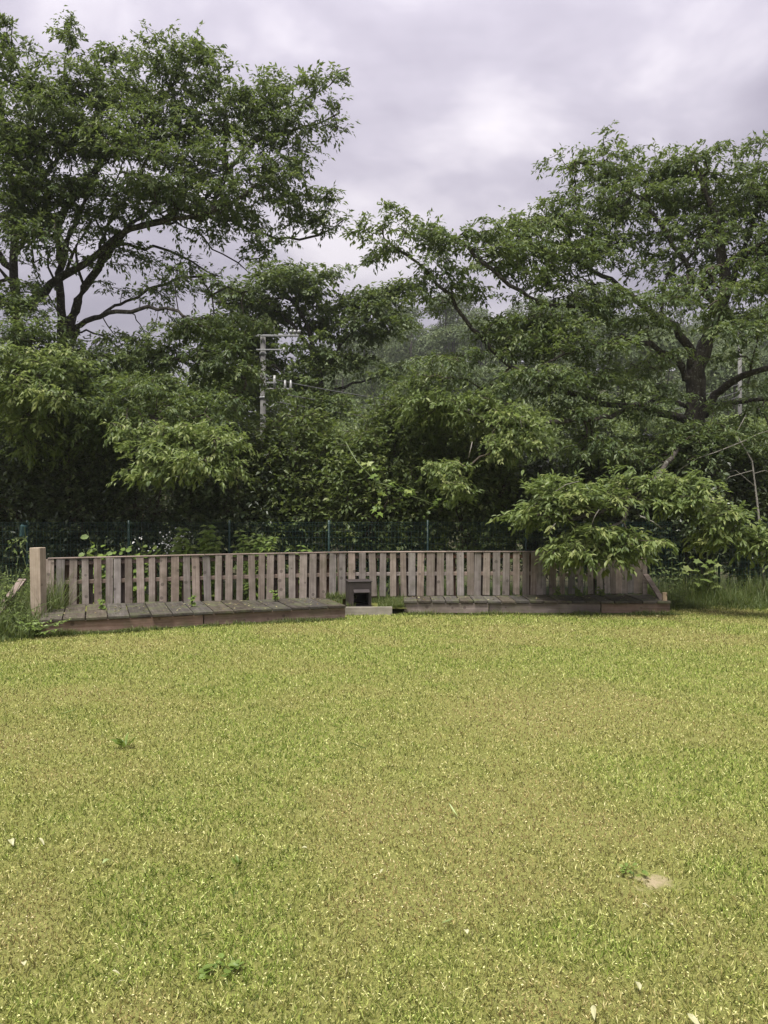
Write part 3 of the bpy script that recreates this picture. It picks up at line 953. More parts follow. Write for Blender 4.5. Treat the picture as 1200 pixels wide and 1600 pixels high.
hl = 'dark evergreen shrub in the hedge under the two tall cherries'
for i, (px, d, top, hw) in enumerate([(-90, 14.5, 640, 85), (15, 14.4, 650, 85), (110, 14.5, 655, 80), (215, 14.7, 680, 80), (315, 14.9, 680, 75), (405, 14.9, 650, 70)]):
    shrub('evergreen_shrub', px, d, top, hw, hl, 'hedge', .112, 30 + i, 1.15, group='evergreen hedge shrubs', bottom=915)
for i, (px, d, top, hw, lb) in enumerate([(465, 14.9, 625, 70, 'small leaved green shrub beside the dark hedge under the utility pole'),
                                          (560, 14.7, 640, 76, 'green shrub with a lobed leaf vine over its front behind the fire box'),
                                          (650, 15.2, 600, 76, 'tallest pale topped green shrub between the far cherry and the broad cherry'),
                                          (745, 14.9, 650, 74, 'green shrub under the broad cherry branches with white blossom on top')]):
    shrub('green_shrub', px, d, top, hw, lb, 'shrub', .106, 50 + i, 1.25, group='green shrubs behind the fence', bottom=915)
hl2 = 'dark evergreen shrub under the broad cherry tree'
for i, (px, d, top, hw) in enumerate([(840, 15.4, 690, 70), (925, 15.8, 650, 75), (1010, 15.0, 670, 75), (1085, 14.1, 690, 60), (1160, 14.6, 690, 70), (1245, 14.6, 670, 80)]):
    shrub('evergreen_shrub', px, d, top, hw, hl2, 'hedge', .112, 70 + i, 1.1, group='shrubs under the broad cherry', bottom=915)

# lobed-leaf vine spilling down the middle shrub
tv = Tree(91, 4000)
v0 = P(560, 700, 13.9)
tv.limb(px_path([(540, 690, 13.9), (570, 735, 13.6), (610, 765, 13.5), (680, 790, 13.5)], 13.6), .012, .005)
tv.grow(blob_targets([(575, 735, 30, 14, 13.5, .25), (605, 755, 26, 14, 13.5, .2), (650, 768, 34, 12, 13.4, .2), (680, 790, 16, 18, 13.4, .2, .8), (595, 790, 14, 14, 13.5, .2, .5)], .0038, tv.g), .0)
q = tv.twig_leaves(tv.twigs, 5, .13, length=.25, droop=.2)
V, T, R = leaves(q[0], q[1], q[2] + [0, -.6, 0], q[3], T_LOBED, q[4])
vine = empty('vine', (v0[0], v0[1], 0))
tag(vine, 'pale green vine with lobed leaves spilling over a dark green shrub', 'vine')
tv.finish_radii(.003)
v_, t_ = tv.tubes(tv.limbs + tv.twigs, 4)
link('stem', tri_mesh('stem', rel(v_, vine), t_), M['stem'], vine)
tag(link('foliage', tri_mesh('foliage', rel(V, vine), T, R), M['bright'], vine), kind='stuff')

# white blossom heads on the shrub under the broad cherry
bl = empty('blossom', P(785, 632, 14.2))
tag(bl, 'cluster of white blossom at the top of a shrub', 'blossom')
g_ = np.random.default_rng(5)
pp = np.concatenate([P(785, 630, 14.0) + ball(40, g_) * [.2, .1, .07], P(762, 634, 14.0) + ball(14, g_) * [.10, .06, .05]])
V, T, R = leaves(pp, g_.normal(size=(54, 3)), UP + g_.normal(size=(54, 3)) * .5, np.full(54, .055), T_ROUND, np.full(54, .5))
tag(link('petals', tri_mesh('petals', rel(V, bl), T, R), M['petal'], bl), kind='stuff')
MB().tube([(0, 0, 0), (.02, .05, -.5), (0, .3, -1.2)], [.008, .01, .014], 5).build('stem', M['twig'], bl)

# ---------------------------------------------------------------- trees behind and on the hill
def round_tree_meshes(seed, H, R, card, n):
    g = np.random.default_rng(seed)
    cs = []
    for i in range(15):
        th = g.random() * 6.28
        z = g.random()
        rr = R * .72 * math.sqrt(max(0, 1 - (z * 1.5 - .65) ** 2)) * (.5 + .5 * g.random())
        cs.append((math.cos(th) * rr, math.sin(th) * rr, H * (.16 + .66 * z), R * (.40 + .22 * g.random())))
    pos, ld, nr = [], [], []
    for c in cs:
        m = n // 15
        v = unit(g.normal(size=(m, 3)))
        v[:, 2] = np.where(v[:, 2] < -.45, -v[:, 2], v[:, 2])
        r = c[3] * (.7 + .35 * g.random((m, 1)))
        pos.append(np.array(c[:3]) + v * r * [1, 1, .82])
        t = unit(np.cross(v, g.normal(size=(m, 3))) + v * .3 - UP * .3)
        ld.append(t)
        nr.append(v + UP * .7 + g.normal(size=(m, 3)) * .5)
    pos, ld, nr = map(np.concatenate, (pos, ld, nr))
    m = len(pos)
    tone = np.clip(.45 + g.normal(size=m) * .22, 0, 1)
    V, T, Rn = leaves(pos, ld, nr, card * (.6 + .8 * g.random(m)), T_LEAF2, tone)
    crown = tri_mesh('crown', V, T, Rn)
    mb = MB().tube([(0, 0, -.6), (.1, 0, H * .3), (0, .1, H * .6), (0, 0, H * .85)], [R * .075, R * .06, R * .04, R * .015], 7)
    for c in cs[:7]:
        mb.tube([(0, 0, H * .35), (c[0] * .5, c[1] * .5, (H * .35 + c[2]) / 2), c[:3]], [R * .03, R * .02, R * .008], 5)
    trunk = mb.mesh('trunk', True)
    crown.materials.append(M['hill'])
    trunk.materials.append(M['bark'])
    return crown, trunk


hill_var = [round_tree_meshes(100 + i, h, r, .30, 6000) for i, (h, r) in enumerate([(9, 3.6), (10.5, 3.3), (8, 3.9), (12, 3.0)])]
gh = np.random.default_rng(3)
hill_pts = []
for row, (yy, x0, x1, nn) in enumerate([(58, -26, 40, 12), (70, -30, 46, 14), (82, -34, 54, 16), (94, -38, 60, 18), (107, -44, 68, 20), (120, -50, 76, 22), (131, -54, 80, 22)]):
    for i in range(nn):
        hill_pts.append((x0 + (x1 - x0) * (i + .5 + gh.normal() * .18) / nn, yy + gh.normal() * 3))
hill_pts = [(x, y) for x, y in hill_pts if 480 < 600 + x / y * FPX < 1260]
hill_lab = ['round headed tree in the wood covering the far hillside', 'narrow headed tree in the wood covering the far hillside', 'broad low tree in the wood covering the far hillside', 'tall slender tree in the wood covering the far hillside']
for x, y in hill_pts:
    hv = int(gh.integers(4))
    cr, tk = hill_var[hv]
    r = empty('hillside_tree', (x, y, float(hill_h(np.array(x), np.array(y)))), float(gh.random() * 6.28))
    s = .85 + .4 * float(gh.random())
    r.scale = (s, s, s * (.9 + .25 * float(gh.random())))
    tag(r, hill_lab[hv], 'tree', ['round', 'tall', 'broad', 'slender'][hv] + ' trees on the far hillside')
    link('trunk', tk, None, r)
    tag(link('crown', cr, None, r), kind='stuff')

mid_var = [round_tree_meshes(140 + i, h, r, .14, 11000) for i, (h, r) in enumerate([(6.2, 2.6), (5.6, 2.9)])]
for cr, tk in mid_var:
    cr.materials.clear()
    cr.materials.append(M['shrub'])
for i, (px, d, s) in enumerate([(330, 27, 1.2), (425, 28, 1.15), (560, 33, .95), (690, 28, .92), (800, 31, 1.0), (900, 25, .95), (1010, 29, 1.05), (1150, 27, .95), (1260, 30, 1.1), (60, 27, 1.3), (150, 29, 1.32), (235, 27, 1.25), (-40, 27, 1.3)]):
    cr, tk = mid_var[i % 2]
    r = empty('bushy_tree', (P(px, 800, d)[0], d, -.08), i * 1.3)
    r.scale = (s, s, s)
    tag(r, 'low bushy tree growing behind the hedge, before the hill', 'tree', 'low trees behind the hedge')
    link('trunk', tk, None, r)
    tag(link('crown', cr, None, r), kind='stuff')

# ---------------------------------------------------------------- utility poles and wires
def utility_pole(px, d, top, r, label, fancy):
    x = P(px, 800, d)[0]
    H = P(px, top, d)[2]
    k_ = .727 if fancy else 1.0
    H, r = (H + .08) / k_, r / k_
    root = empty('utility_pole', (x, d, -.08))
    root.scale = (k_, k_, k_)
    tag(root, label, 'utility pole')
    MB().tube([(0, 0, -.3), (0, 0, H * .5), (0, 0, H)], [r * 1.25, r * 1.1, r], 12).build('shaft', M['concrete'], root, smooth=True)
    if fancy:
        ca = MB().box((.52, -.16, H + .02), (1.65, .07, .075), .01).build('crossarm', M['grey'], root)
        for k in (1.05, 1.2, 1.35):
            MB().tube([(k, -.16, H + .08), (k, -.16, H + .14), (k, -.16, H + .20), (k, -.16, H + .24)], [.03, .07, .06, .02], 8).build('insulator', M['white'], ca, smooth=True)
        MB().tube([(.45, -.16, H + .08), (.43, -.16, H + .38)], .015, 6).build('pin', M['grey'], ca)
        ca = MB().box((.25, -.16, H - .50), (.95, .05, .05), .01).build('crossarm', M['grey'], root)
        MB().tube([(.80, -.16, H - .60), (.80, -.16, H - .42)], [.05, .04], 8).build('insulator', M['white'], ca, smooth=True)
        for z in (.62, 1.8, 2.25):
            MB().tube([(0, 0, H - z - .04), (0, 0, H - z + .04)], r * 1.32, 12).build('band', M['grey'], root, smooth=True)
        MB().tube([(.45, -.15, H - 1.95), (.45, -.15, H - 1.45)], .05, 10).build('switch_box', M['white'], root, smooth=True)
        MB().box((.28, -.15, H - 1.72), (.5, .06, .06), .008).build('bracket', M['grey'], root)
        for k in (.84, 1.05):
            MB().tube([(k, -.15, H - 2.05), (k, -.15, H - 1.9), (k, -.15, H - 1.62)], [.03, .05, .035], 8).build('insulator', M['white'], root, smooth=True)
        MB().box((.62, -.15, H - 1.95), (1.0, .06, .06), .008).build('bracket', M['grey'], root)
        MB().tube([(.15, -.15, H - 2.5), (.3, -.15, H - 2.62), (.45, -.15, H - 2.5)], .018, 6).build('cable_loop', M['grey'], root, smooth=True)
    else:
        ca = MB().box((0, -.14, H - .3), (1.4, .09, .1), .01).build('crossarm', M['grey'], root)
        for k in (-.55, .25, .55):
            MB().tube([(k, -.14, H - .24), (k, -.14, H - .08)], [.06, .03], 8).build('insulator', M['white'], ca, smooth=True)
    return root, x, H


utility_pole(411, 20.0, 527, .072, 'grey concrete utility pole with white insulators seen through cherry foliage', True)
utility_pole(1156, 36.0, 510, .085, 'slim grey utility pole behind the trunk of the broad cherry', False)
p1, p2 = P(414, 590, 20.0), P(1156, 600, 36.0)
for i, dz in enumerate((0, -.35, -.6)):
    pts = []
    for k in range(25):
        u = k / 24
        p = p1 + (p2 - p1) * u
        p[2] += dz - 4 * u * (1 - u) * 1.15
        pts.append(p)
    wr = empty('power_line', pts[0])
    tag(wr, ['upper', 'middle', 'lower'][i] + ' one of the power lines sagging between the two poles', 'cable')
    MB().tube([rel(p, wr) for p in pts], .014, 4).build('cable', M['wire'], wr)

# ---------------------------------------------------------------- decks
DZ = .20
FL, FR = np.array([-4.49, 9.62]), np.array([-.58, 11.15])
FA, FB = np.array([-5.07, 11.15]), np.array([-.60, 12.22])           # left run of the fence
FC, FD, FE = np.array([2.68, 12.48]), np.array([4.52, 12.75]), None


def line_y(A, B, x):
    return A[1] + (B[1] - A[1]) * (x - A[0]) / (B[0] - A[0])


def deck(front0, front1, back0, back1, n, label, fascia_cuts, seed):
    g = np.random.default_rng(seed)
    f = front1 - front0
    L = np.linalg.norm(f)
    f = f / L
    nb = np.array([-f[1], f[0]])
    ang = math.atan2(f[1], f[0])
    root = empty('wooden_deck', (front0[0], front0[1], 0))
    root.rotation_euler = (0, 0, ang)
    tag(root, label, 'deck')
    w = L / n
    for i in range(n):
        s = front0 + f * (i + .5) * w
        # depth up to the fence line
        A, B = back0, back1
        e = B - A
        M2 = np.array([[nb[0], -e[0]], [nb[1], -e[1]]])
        t = np.linalg.solve(M2, A - s)[0] - .03
        over = .03 + g.normal() * .007
        ln = t + over
        MB().box((0, ln / 2, 0), (w - .010 - .006 * g.random(), ln, .036), .004).build(
            'plank', M['plank'], root, ((i + .5) * w, -over, DZ - .018 + g.normal() * .003), (g.normal() * .004, g.normal() * .008, g.normal() * .003))
    x0 = 0.0
    for k, x1 in enumerate(fascia_cuts + [1.0]):
        a, b = x0 * L + .012, x1 * L - .006
        MB().box(((b - a) / 2, 0, 0), (b - a, .04, .155), .006).build('fascia_board', M['fascia'], root, (a, .02 + .004 * k, DZ - .037 - .079), (0, g.normal() * .003, 0))
        x0 = x1
    for dy in (.5, .95):
        MB().box((L / 2, 0, 0), (L - .3, .05, .10)).build('joist', M['board'], root, (0, dy, DZ - .09))
    return root, f, nb, L


dl, f1, nb1, L1 = deck(FL, FR, FA, FB, 15, 'long weathered plank deck running from the tall tan post to the fire box', [.50], 1)
RL, RR = np.array([.31, 11.68]), np.array([4.50, 11.62])
dr, f2, nb2, L2 = deck(RL, RR, FB, FC, 19, 'weathered plank deck under the drooping cherry spray', [.32, .74], 2)
MB().box((0, 0, 0), (.06, .06, .14), .005).build('corner_post', M['post'], dr, (L2 - .07, .06, DZ + .06))

# soil bed and edging board between the decks
eb = empty('edging_board', (P(540, 800, 11.6)[0], 11.6, 0))
tag(eb, 'short pale edging board on edge before the fire box', 'board')
MB().box((.36, 0, .045), (.74, .045, .135), .006).build('board', M['edging'], eb, rot=(0, 0, .03))
mbed = grid_mesh('soil_bed', np.linspace(-.60, .36, 12), np.linspace(11.63, 12.3, 10), lambda x, y: .085 + .015 * np.sin(x * 9) * np.sin(y * 11))
tag(link('soil_bed', mbed, M['soil']), 'raised bed of soil between the two decks', 'soil', kind='structure')

# fire box
fb = empty('fire_box', (P(560, 800, 11.85)[0], 11.88, .09), math.radians(12))
tag(fb, 'small dark brown steel fire box with hooded opening between the decks', 'fire box')
mb = MB()
w_, d_, h_ = .36, .34, .40
th = .012
mb.box((-w_ / 2 + th / 2, 0, h_ / 2), (th, d_, h_), .002)
mb.box((w_ / 2 - th / 2, 0, h_ / 2), (th, d_, h_), .002)
mb.box((0, d_ / 2 - th / 2, h_ / 2), (w_ - 2 * th - .002, th, h_), .002)
mb.box((0, 0, th / 2 + .01), (w_ - 2 * th - .002, d_ - 2 * th - .002, th))
mb.build('body', M['steel'], fb)
mb = MB()
fy = -d_ / 2 + th / 2
mb.box((0, fy, .325), (w_ - 2 * th - .002, th, .145), .002)
mb.box((-.135, fy, .126), (.062, th, .250), .002)
mb.box((.150, fy, .126), (.032, th, .250), .002)
mb.box((.015, fy, .012), (.235, th, .02), .002)
fpanel = mb.build('front_panel', M['steel'], fb)
MB().box((0, 0, h_ + .008), (w_ + .025, d_ + .02, .02), .006).build('lid', M['steel'], fb)
hood = MB()
hood.add([(-.112, -d_ / 2 - .002, .285), (.140, -d_ / 2 - .002, .285), (.140, -d_ / 2 - .075, .245), (-.112, -d_ / 2 - .075, .245),
          (-.112, -d_ / 2 - .002, .275), (.140, -d_ / 2 - .002, .275), (.140, -d_ / 2 - .075, .235), (-.112, -d_ / 2 - .075, .235)],
         [(0, 1, 2, 3), (7, 6, 5, 4), (0, 3, 7, 4), (1, 5, 6, 2), (3, 2, 6, 7), (0, 4, 5, 1)])
hood.build('hood', M['steel'], fpanel)
MB().box((0, .0, .03), (w_ - .05, d_ - .05, .02)).box((0, d_ / 2 - .02, .2), (w_ - .05, .006, .33)).build('soot_lining', M['soot'], fb)
for k in range(4):
    MB().tube([(-.07 + k * .055, -.14, .05), (-.07 + k * .055, .08, .05)], .006, 6).build('grate_bar', M['soot'], fb)

# ---------------------------------------------------------------- slatted fence
fence = empty('wooden_fence', (FA[0], FA[1], 0))
tag(fence, 'low weathered slatted wooden fence running along the back of the decks', 'fence')


def on_line(px, A, B):
    """the point of the run A-B seen at column px"""
    k = (px - 600) / FPX
    e = B - A
    s = (k * A[1] - A[0]) / (e[0] - k * e[1])
    return A + e * s


def slat_at(px, A, B, w, ztop, zbot, back=False, g=random):
    p = on_line(px, A, B)
    e = unit(B - A)
    ang = math.atan2(e[1], e[0])
    nrm = np.array([-e[1], e[0]])
    off = .075 if back else -.012
    h = ztop - zbot + g.gauss(0, .006)
    q = p + nrm * off
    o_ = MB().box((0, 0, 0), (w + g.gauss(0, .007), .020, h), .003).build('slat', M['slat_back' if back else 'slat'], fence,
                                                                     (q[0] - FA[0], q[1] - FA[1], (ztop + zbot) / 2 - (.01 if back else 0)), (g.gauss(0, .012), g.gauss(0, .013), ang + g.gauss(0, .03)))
    return o_


def top_z(px):
    return float(np.interp(px, [60, 300, 540, 840, 1010], [.905, .93, .945, .945, .80]))


left_x = np.array([145, 177, 217, 255, 294, 330, 355, 390, 427, 463, 498, 535, 572, 600, 635, 670, 703, 737, 775, 805, 832, 867, 900, 935, 965, 997, 1027, 1057]) / 2 + 6
mid_x = 500 + np.array([110, 165, 220, 274, 327, 380, 433, 478, 523, 575, 626, 675, 730, 783, 820, 866, 918, 968, 1021, 1071, 1115, 1140]) / 3.333
right_x = 780 + np.array([195, 237, 280, 322, 360, 405, 447, 478, 506, 532, 558, 586, 612, 632]) / 2.857
for x in left_x:
    slat_at(x, FA, FB, .108, top_z(x) - .018, .17)
for x in mid_x:
    slat_at(x, FB, FC, .112, top_z(x) - .018, .205)
for x in right_x:
    slat_at(x, FC, FD, .10, top_z(x) - .018, .205)
g2 = random.Random(4)
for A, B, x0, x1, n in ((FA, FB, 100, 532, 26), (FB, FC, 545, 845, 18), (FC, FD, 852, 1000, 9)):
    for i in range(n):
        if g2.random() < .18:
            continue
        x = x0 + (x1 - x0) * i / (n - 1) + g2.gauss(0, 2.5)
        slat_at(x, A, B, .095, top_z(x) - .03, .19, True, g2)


def rail(name, A, B, za, zb, off, sy, sz, mat='rail', ext=0.0):
    e = B - A
    L = np.linalg.norm(e)
    nrm = np.array([-e[1], e[0]]) / L
    m_ = (A + B) / 2 + nrm * off
    MB().box((0, 0, 0), (L + ext, sy, sz), .004).build(name, M[mat], fence, (m_[0] - FA[0], m_[1] - FA[1], (za + zb) / 2),
                                                      (0, -math.atan2(zb - za, L), math.atan2(e[1], e[0])))


FM = FA + (FB - FA) * .5
FN = FB + (FC - FB) * .5
for A, B, xa, xb_ in ((FA, FM, 75, 325), (FM, FB, 325, 543), (FB, FN, 543, 695), (FN, FC, 695, 848), (FC, FD, 848, 1008)):
    za, zb_ = top_z(xa), top_z(xb_)
    rail('cap_rail', A, B, za - .008, zb_ - .008, .02, .10, .018, ext=-.006)
    rail('rail', A, B, za - .375, zb_ - .375, .024, .04, .06, ext=-.004)
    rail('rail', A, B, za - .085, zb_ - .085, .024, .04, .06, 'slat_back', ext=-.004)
for x, A, B in ((78, FA, FB), (190, FA, FB), (310, FA, FB), (425, FA, FB), (541, FA, FB), (640, FB, FC), (745, FB, FC), (850, FC, FD), (930, FC, FD)):
    p = on_line(x, A, B)
    e = unit(B - A)
    q = p + np.array([-e[1], e[0]]) * .115
    MB().box((0, 0, 0), (.07, .045, .86), .004).build('post', M['slat_back'], fence, (q[0] - FA[0], q[1] - FA[1], .43), (0, 0, math.atan2(e[1], e[0])))
p = P(1007, 903, 12.72)
MB().box((0, 0, 0), (.07, .07, .86), .005).build('post', M['rail'], fence, (p[0] - FA[0], p[1] - FA[1], .36))
a, b = P(1009, 898, 12.66), P(1036, 940, 11.75)
mid = (a + b) / 2
dv = Vector(b - a)
MB().box((0, 0, 0), (.085, .03, dv.length), .004).build('brace', M['rail'], fence, (mid[0] - FA[0], mid[1] - FA[1], mid[2]), dv.to_track_quat('Z', 'Y').to_euler())

# tall post, leaning boards by the weeds
pp = P(61, 900, 10.25)
wp = empty('wooden_post', (pp[0], pp[1], 0))
tag(wp, 'thick pale tan wooden post standing taller than the fence in weeds', 'post')
MB().box((0, 0, .55), (.165, .12, 1.115), .006).build('timber', M['post'], wp, rot=(0, math.radians(-1.2), math.radians(-14)))
for k, (a, b, lab) in enumerate([((-12, 968, 9.9), (36, 905, 10.5), 'reddish brown board leaning low in the weeds beside the tan post')]):
    A_, B_ = P(*a), P(*b)
    dv = Vector(B_ - A_)
    c_ = (A_ + B_) / 2
    lb_ = empty('leaning_board', A_)
    tag(lb_, lab, 'board')
    MB().box((0, 0, dv.length / 2), (.12, .025, dv.length), .004).build('plank', M['board'], lb_, rot=dv.to_track_quat('Z', 'Y').to_euler())

# ---------------------------------------------------------------- green wire fence
WY0, WY1 = 13.15, 13.75
wf = empty('wire_fence', (-9, WY0, 0))
tag(wf, 'dark green welded wire mesh fence before the hedge', 'fence')
wtop = 1.43


def wy(x):
    return WY0 + (WY1 - WY0) * (x + 9) / 18


xs_p = np.arange(-8.2, 9.0, 1.8)
for x in xs_p:
    MB().tube([(x + 9, wy(x) + .03 - WY0, -.1), (x + 9, wy(x) + .03 - WY0, wtop + .02)], .022, 8).build('post', M['green_wire'], wf, smooth=True)
for xa in xs_p[:-1]:
    mb = MB()
    for k in range(1, 31):
        x = xa + 1.8 * k / 30
        y = wy(x) - WY0
        mb.box((x + 9, y, wtop / 2), (.0052, .0052, wtop - .03))
    for z in list(np.arange(.1, wtop - .05, .115)) + [wtop - .02]:
        ya, yb = wy(xa) - WY0, wy(xa + 1.8) - WY0
        mb.box((xa + .9 + 9, (ya + yb) / 2 - .0045, z), (1.8, .0052, .0052), 0, Matrix.Rotation(math.atan2(yb - ya, 1.8), 3, 'Z'))
    tag(mb.build('wire_panel', M['green_wire'], wf), kind='stuff')
MB().tube([rel(P(36, 838, 12.9), wf), rel(P(38, 822, 12.9), wf), rel(P(38, 816, 12.9), wf)], [.06, .07, .06], 8).build('post_sleeve', M['tarp'], wf)


# ---------------------------------------------------------------- weeds and plants
def ribbons(base, height, width, lean, g, segs=3, tones=None, curl=.9):
    """tapering bent blades"""
    n = len(base)
    d = unit(np.concatenate([lean, np.zeros((n, 1))], 1)) if lean.shape[1] == 2 else lean
    amt = np.linalg.norm(lean, axis=1)[:, None]
    yaw = unit(np.stack([-d[:, 1], d[:, 0], np.zeros(n)], -1) + g.normal(size=(n, 3)) * .6 * [1, 1, 0])
    lv = []
    for s in range(segs + 1):
        u = s / segs
        c = base + UP * (height * (u - .35 * amt[:, 0] * u * u))[:, None] + d * (height * curl)[:, None] * amt * u * u
        w = (width * (1 - u ** 1.6) * .5)[:, None]
        if s < segs:
            lv += [c - yaw * w, c + yaw * w]
        else:
            lv += [c]
    V = np.stack(lv, 1)
    k = V.shape[1]
    tt = []
    for s in range(segs - 1):
        a = 2 * s
        tt += [(a, a + 1, a + 3), (a, a + 3, a + 2)]
    a = 2 * (segs - 1)
    tt.append((a, a + 1, a + 2))
    T = np.array(tt)[None] + (np.arange(n) * k)[:, None, None]
    r = tones if tones is not None else np.clip(.45 + g.normal(size=n) * .2, 0, 1)
    return V.reshape(-1, 3), T.reshape(-1, 3), np.repeat(r, k)


def grass_patch(regions, g, tone=.45):
    """regions: (x0,x1,y0,y1,n,h,z)"""
    parts = []
    for x0, x1, y0, y1, n, h, z in regions:
        b = np.stack([x0 + (x1 - x0) * g.random(n), y0 + (y1 - y0) * g.random(n), np.full(n, z)], -1)
        hh = h * (.45 + .75 * g.random(n)) * (.75 + .35 * np.sin(b[:, 0] * 5.3 + b[:, 1] * 3.1))
        parts.append(ribbons(b, hh, .007 + .008 * g.random(n), g.normal(size=(n, 2)) * .45, g, tones=np.clip(tone + g.normal(size=n) * .2, 0, 1)))
    return merge(parts)


gw = np.random.default_rng(21)
# tall grass along the right, rooted before the wire fence
V, T, R = grass_patch([(4.55, 9.5, 12.75, 13.6, 5600, .62, -.03), (4.5, 9.5, 12.45, 12.9, 4200, .34, -.02), (4.5, 9.5, 12.15, 12.6, 3500, .16, -.02)], gw)
tag(link('tall_grass', tri_mesh('tall_grass', V, T, R), M['tallgrass']), 'unmown tall grass along the wire fence beside the deck', 'grass', kind='stuff')
V, T, R = grass_patch([(-7.4, -4.70, 9.65, 11.1, 5600, .80, -.02), (-7.4, -4.50, 9.40, 9.9, 4200, .48, -.02), (-7.4, -4.6, 9.15, 9.5, 1800, .15, -.02), (-7.5, -5.2, 11, 13, 2500, .8, -.03)], gw)
tag(link('tall_grass', tri_mesh('tall_grass', V, T, R), M['tallgrass']), 'unmown tall grass round the foot of the tan post', 'grass', kind='stuff')
V, T, R = grass_patch([(-4.6, 4.4, 12.65, 13.1, 2500, .55, -.05)], gw, .4)
tag(link('tall_grass', tri_mesh('tall_grass', V, T, R), M['tallgrass']), 'rank grass between the slatted fence and the wire fence', 'grass', kind='stuff')
# short tufts along deck edges, in the bed and on the boards
reg = [(-.58, -.46, 11.65, 12.1, 260, .10, .085), (-.1, .34, 11.66, 12.2, 1100, .17, .085), (-.95, -.45, 11.95, 12.15, 300, .12, .19)]
for k in range(110):
    u = gw.random()
    s = FL + (FR - FL) * u
    reg.append((s[0] - .12, s[0] + .12, s[1] - .10, s[1] - .01, int(14 + 34 * gw.random()), .06 + .05 * gw.random(), -.01))
for k in range(90):
    x = .25 + 4.4 * gw.random()
    reg.append((x - .12, x + .12, 11.52, 11.63, int(12 + 32 * gw.random()), .06 + .05 * gw.random(), -.01))
V, T, R = grass_patch(reg, gw, .55)
tag(link('grass_tufts', tri_mesh('grass_tufts', V, T, R), M['tallgrass']), 'tufts of grass along the deck edges and round the fire box', 'grass', kind='stuff')


def plant(name, label, cat, base, stems, leaf, k, tpl, mat, seed, spread=.35, own=False, tilt=.2, group=None, flower=0, face=1.2):
    """stems: list of (dx, dy, h); leaves set along each stem"""
    g = np.random.default_rng(seed)
    root = empty(name, base)
    tag(root, label, cat, group)
    pos, ld, nr, sz = [], [], [], []
    fl = []
    for dx, dy, h in stems:
        pts = [np.array([0, 0, -.05]), np.array([dx * .3, dy * .3, h * .5]), np.array([dx, dy, h])]
        sp = smooth_path(pts, .08)
        MB().tube(sp, list(np.linspace(.008, .003, len(sp))), 5).build('stem', M['stem'], root, smooth=True)
        for i in range(k):
            u = .25 + .75 * (i + .5) / k
            p = sp[min(len(sp) - 1, int(u * (len(sp) - 1)))]
            a = i * 2.4 + g.normal() * .3
            pos.append(p)
            ld.append([math.cos(a), math.sin(a), tilt - .35 + g.normal() * .15])
            nr.append([g.normal() * .25, -face + g.normal() * .2, 1])
            sz.append(leaf * (.7 + .5 * g.random()) * (1.1 - .5 * u))
        for i in range(flower):
            fl.append(pts[-1] + g.normal(size=3) * [.06, .05, .06])
    pos, ld, nr, sz = map(np.array, (pos, ld, nr, sz))
    tone = np.clip(.5 + g.normal(size=len(pos)) * .2, 0, 1)
    if own:
        for i in range(len(pos)):
            V, T, R = leaves(np.zeros((1, 3)), ld[i:i + 1], nr[i:i + 1], sz[i:i + 1], tpl, tone[i:i + 1])
            link('leaf', tri_mesh('leaf', V, T, R), M[mat], root, pos[i])
    else:
        V, T, R = leaves(pos, ld, nr, sz, tpl, tone)
        tag(link('foliage', tri_mesh('foliage', V, T, R), M[mat], root), kind='stuff')
    if fl:
        fl = np.array(fl)
        V, T, R = leaves(fl, g.normal(size=fl.shape), UP + [0, -.8, 0] + g.normal(size=fl.shape) * .3, np.full(len(fl), .032), T_ROUND, np.full(len(fl), .5))
        tag(link('flowers', tri_mesh('flowers', V, T, R), M['petal'], root), kind='stuff')
    return root


def gbase(px, d):
    return (P(px, 800, d)[0], d, -.05)


plant('broad_leaved_plant', 'plant with large rounded bright leaves rising left above the fence', 'plant', gbase(160, 12.5), [(-.25, 0, 1.32), (.05, 0, 1.18), (-.35, .05, 1.02), (.2, 0, 1.05), (-.1, 0, 1.1)], .20, 13, T_ROUND, 'bright', 1, own=True)
plant('broad_leaved_plant', 'low spreading plant with many flat bright leaves above the fence', 'plant', gbase(215, 12.5), [(-.3, 0, 1.12), (.1, 0, 1.16), (.3, 0, 1.14), (0, -.05, 1.02), (.42, 0, 1.10), (-.12, 0, 1.16), (-.45, 0, 1.05), (.5, 0, 1.02)], .19, 11, T_ROUND, 'bright', 2, own=True)
gq = random.Random(9)
plant('daisy_clump', 'clump of small white daisy flowers above the fence', 'wildflowers', gbase(270, 12.8), [(gq.gauss(0, .28), gq.gauss(0, .08), 1.0 + .28 * gq.random()) for _ in range(22)], .07, 9, T_LEAF2, 'weed', 3, flower=5)
plant('spired_weed', 'tall leafy weed spire with narrow leaves beside daisies', 'plant', gbase(285, 12.6), [(0, 0, 1.44), (.05, 0, 1.25), (-.1, 0, 1.2), (.15, 0, 1.15)], .23, 52, T_LEAF2, 'bright', 4)
plant('spired_weed', 'tallest leafy weed spire, above the fence between daisies and ferny sapling', 'plant', gbase(325, 12.6), [(0, 0, 1.50), (-.12, 0, 1.28), (.08, 0, 1.2), (.15, 0, 1.3), (-.05, 0, 1.4)], .23, 56, T_LEAF2, 'bright', 5)
plant('ferny_sapling', 'bright ferny leaved sapling fanning up above the fence', 'sapling', gbase(400, 12.55), [(-.32, 0, 1.40), (-.15, 0, 1.30), (.05, 0, 1.22), (.2, 0, 1.25), (.34, 0, 1.30), (-.4, 0, 1.15), (.15, -.05, 1.1), (-.25, 0, 1.28), (.28, 0, 1.2), (0, 0, 1.35), (.1, 0, 1.3)], .21, 44, T_LEAF4, 'bright', 6)
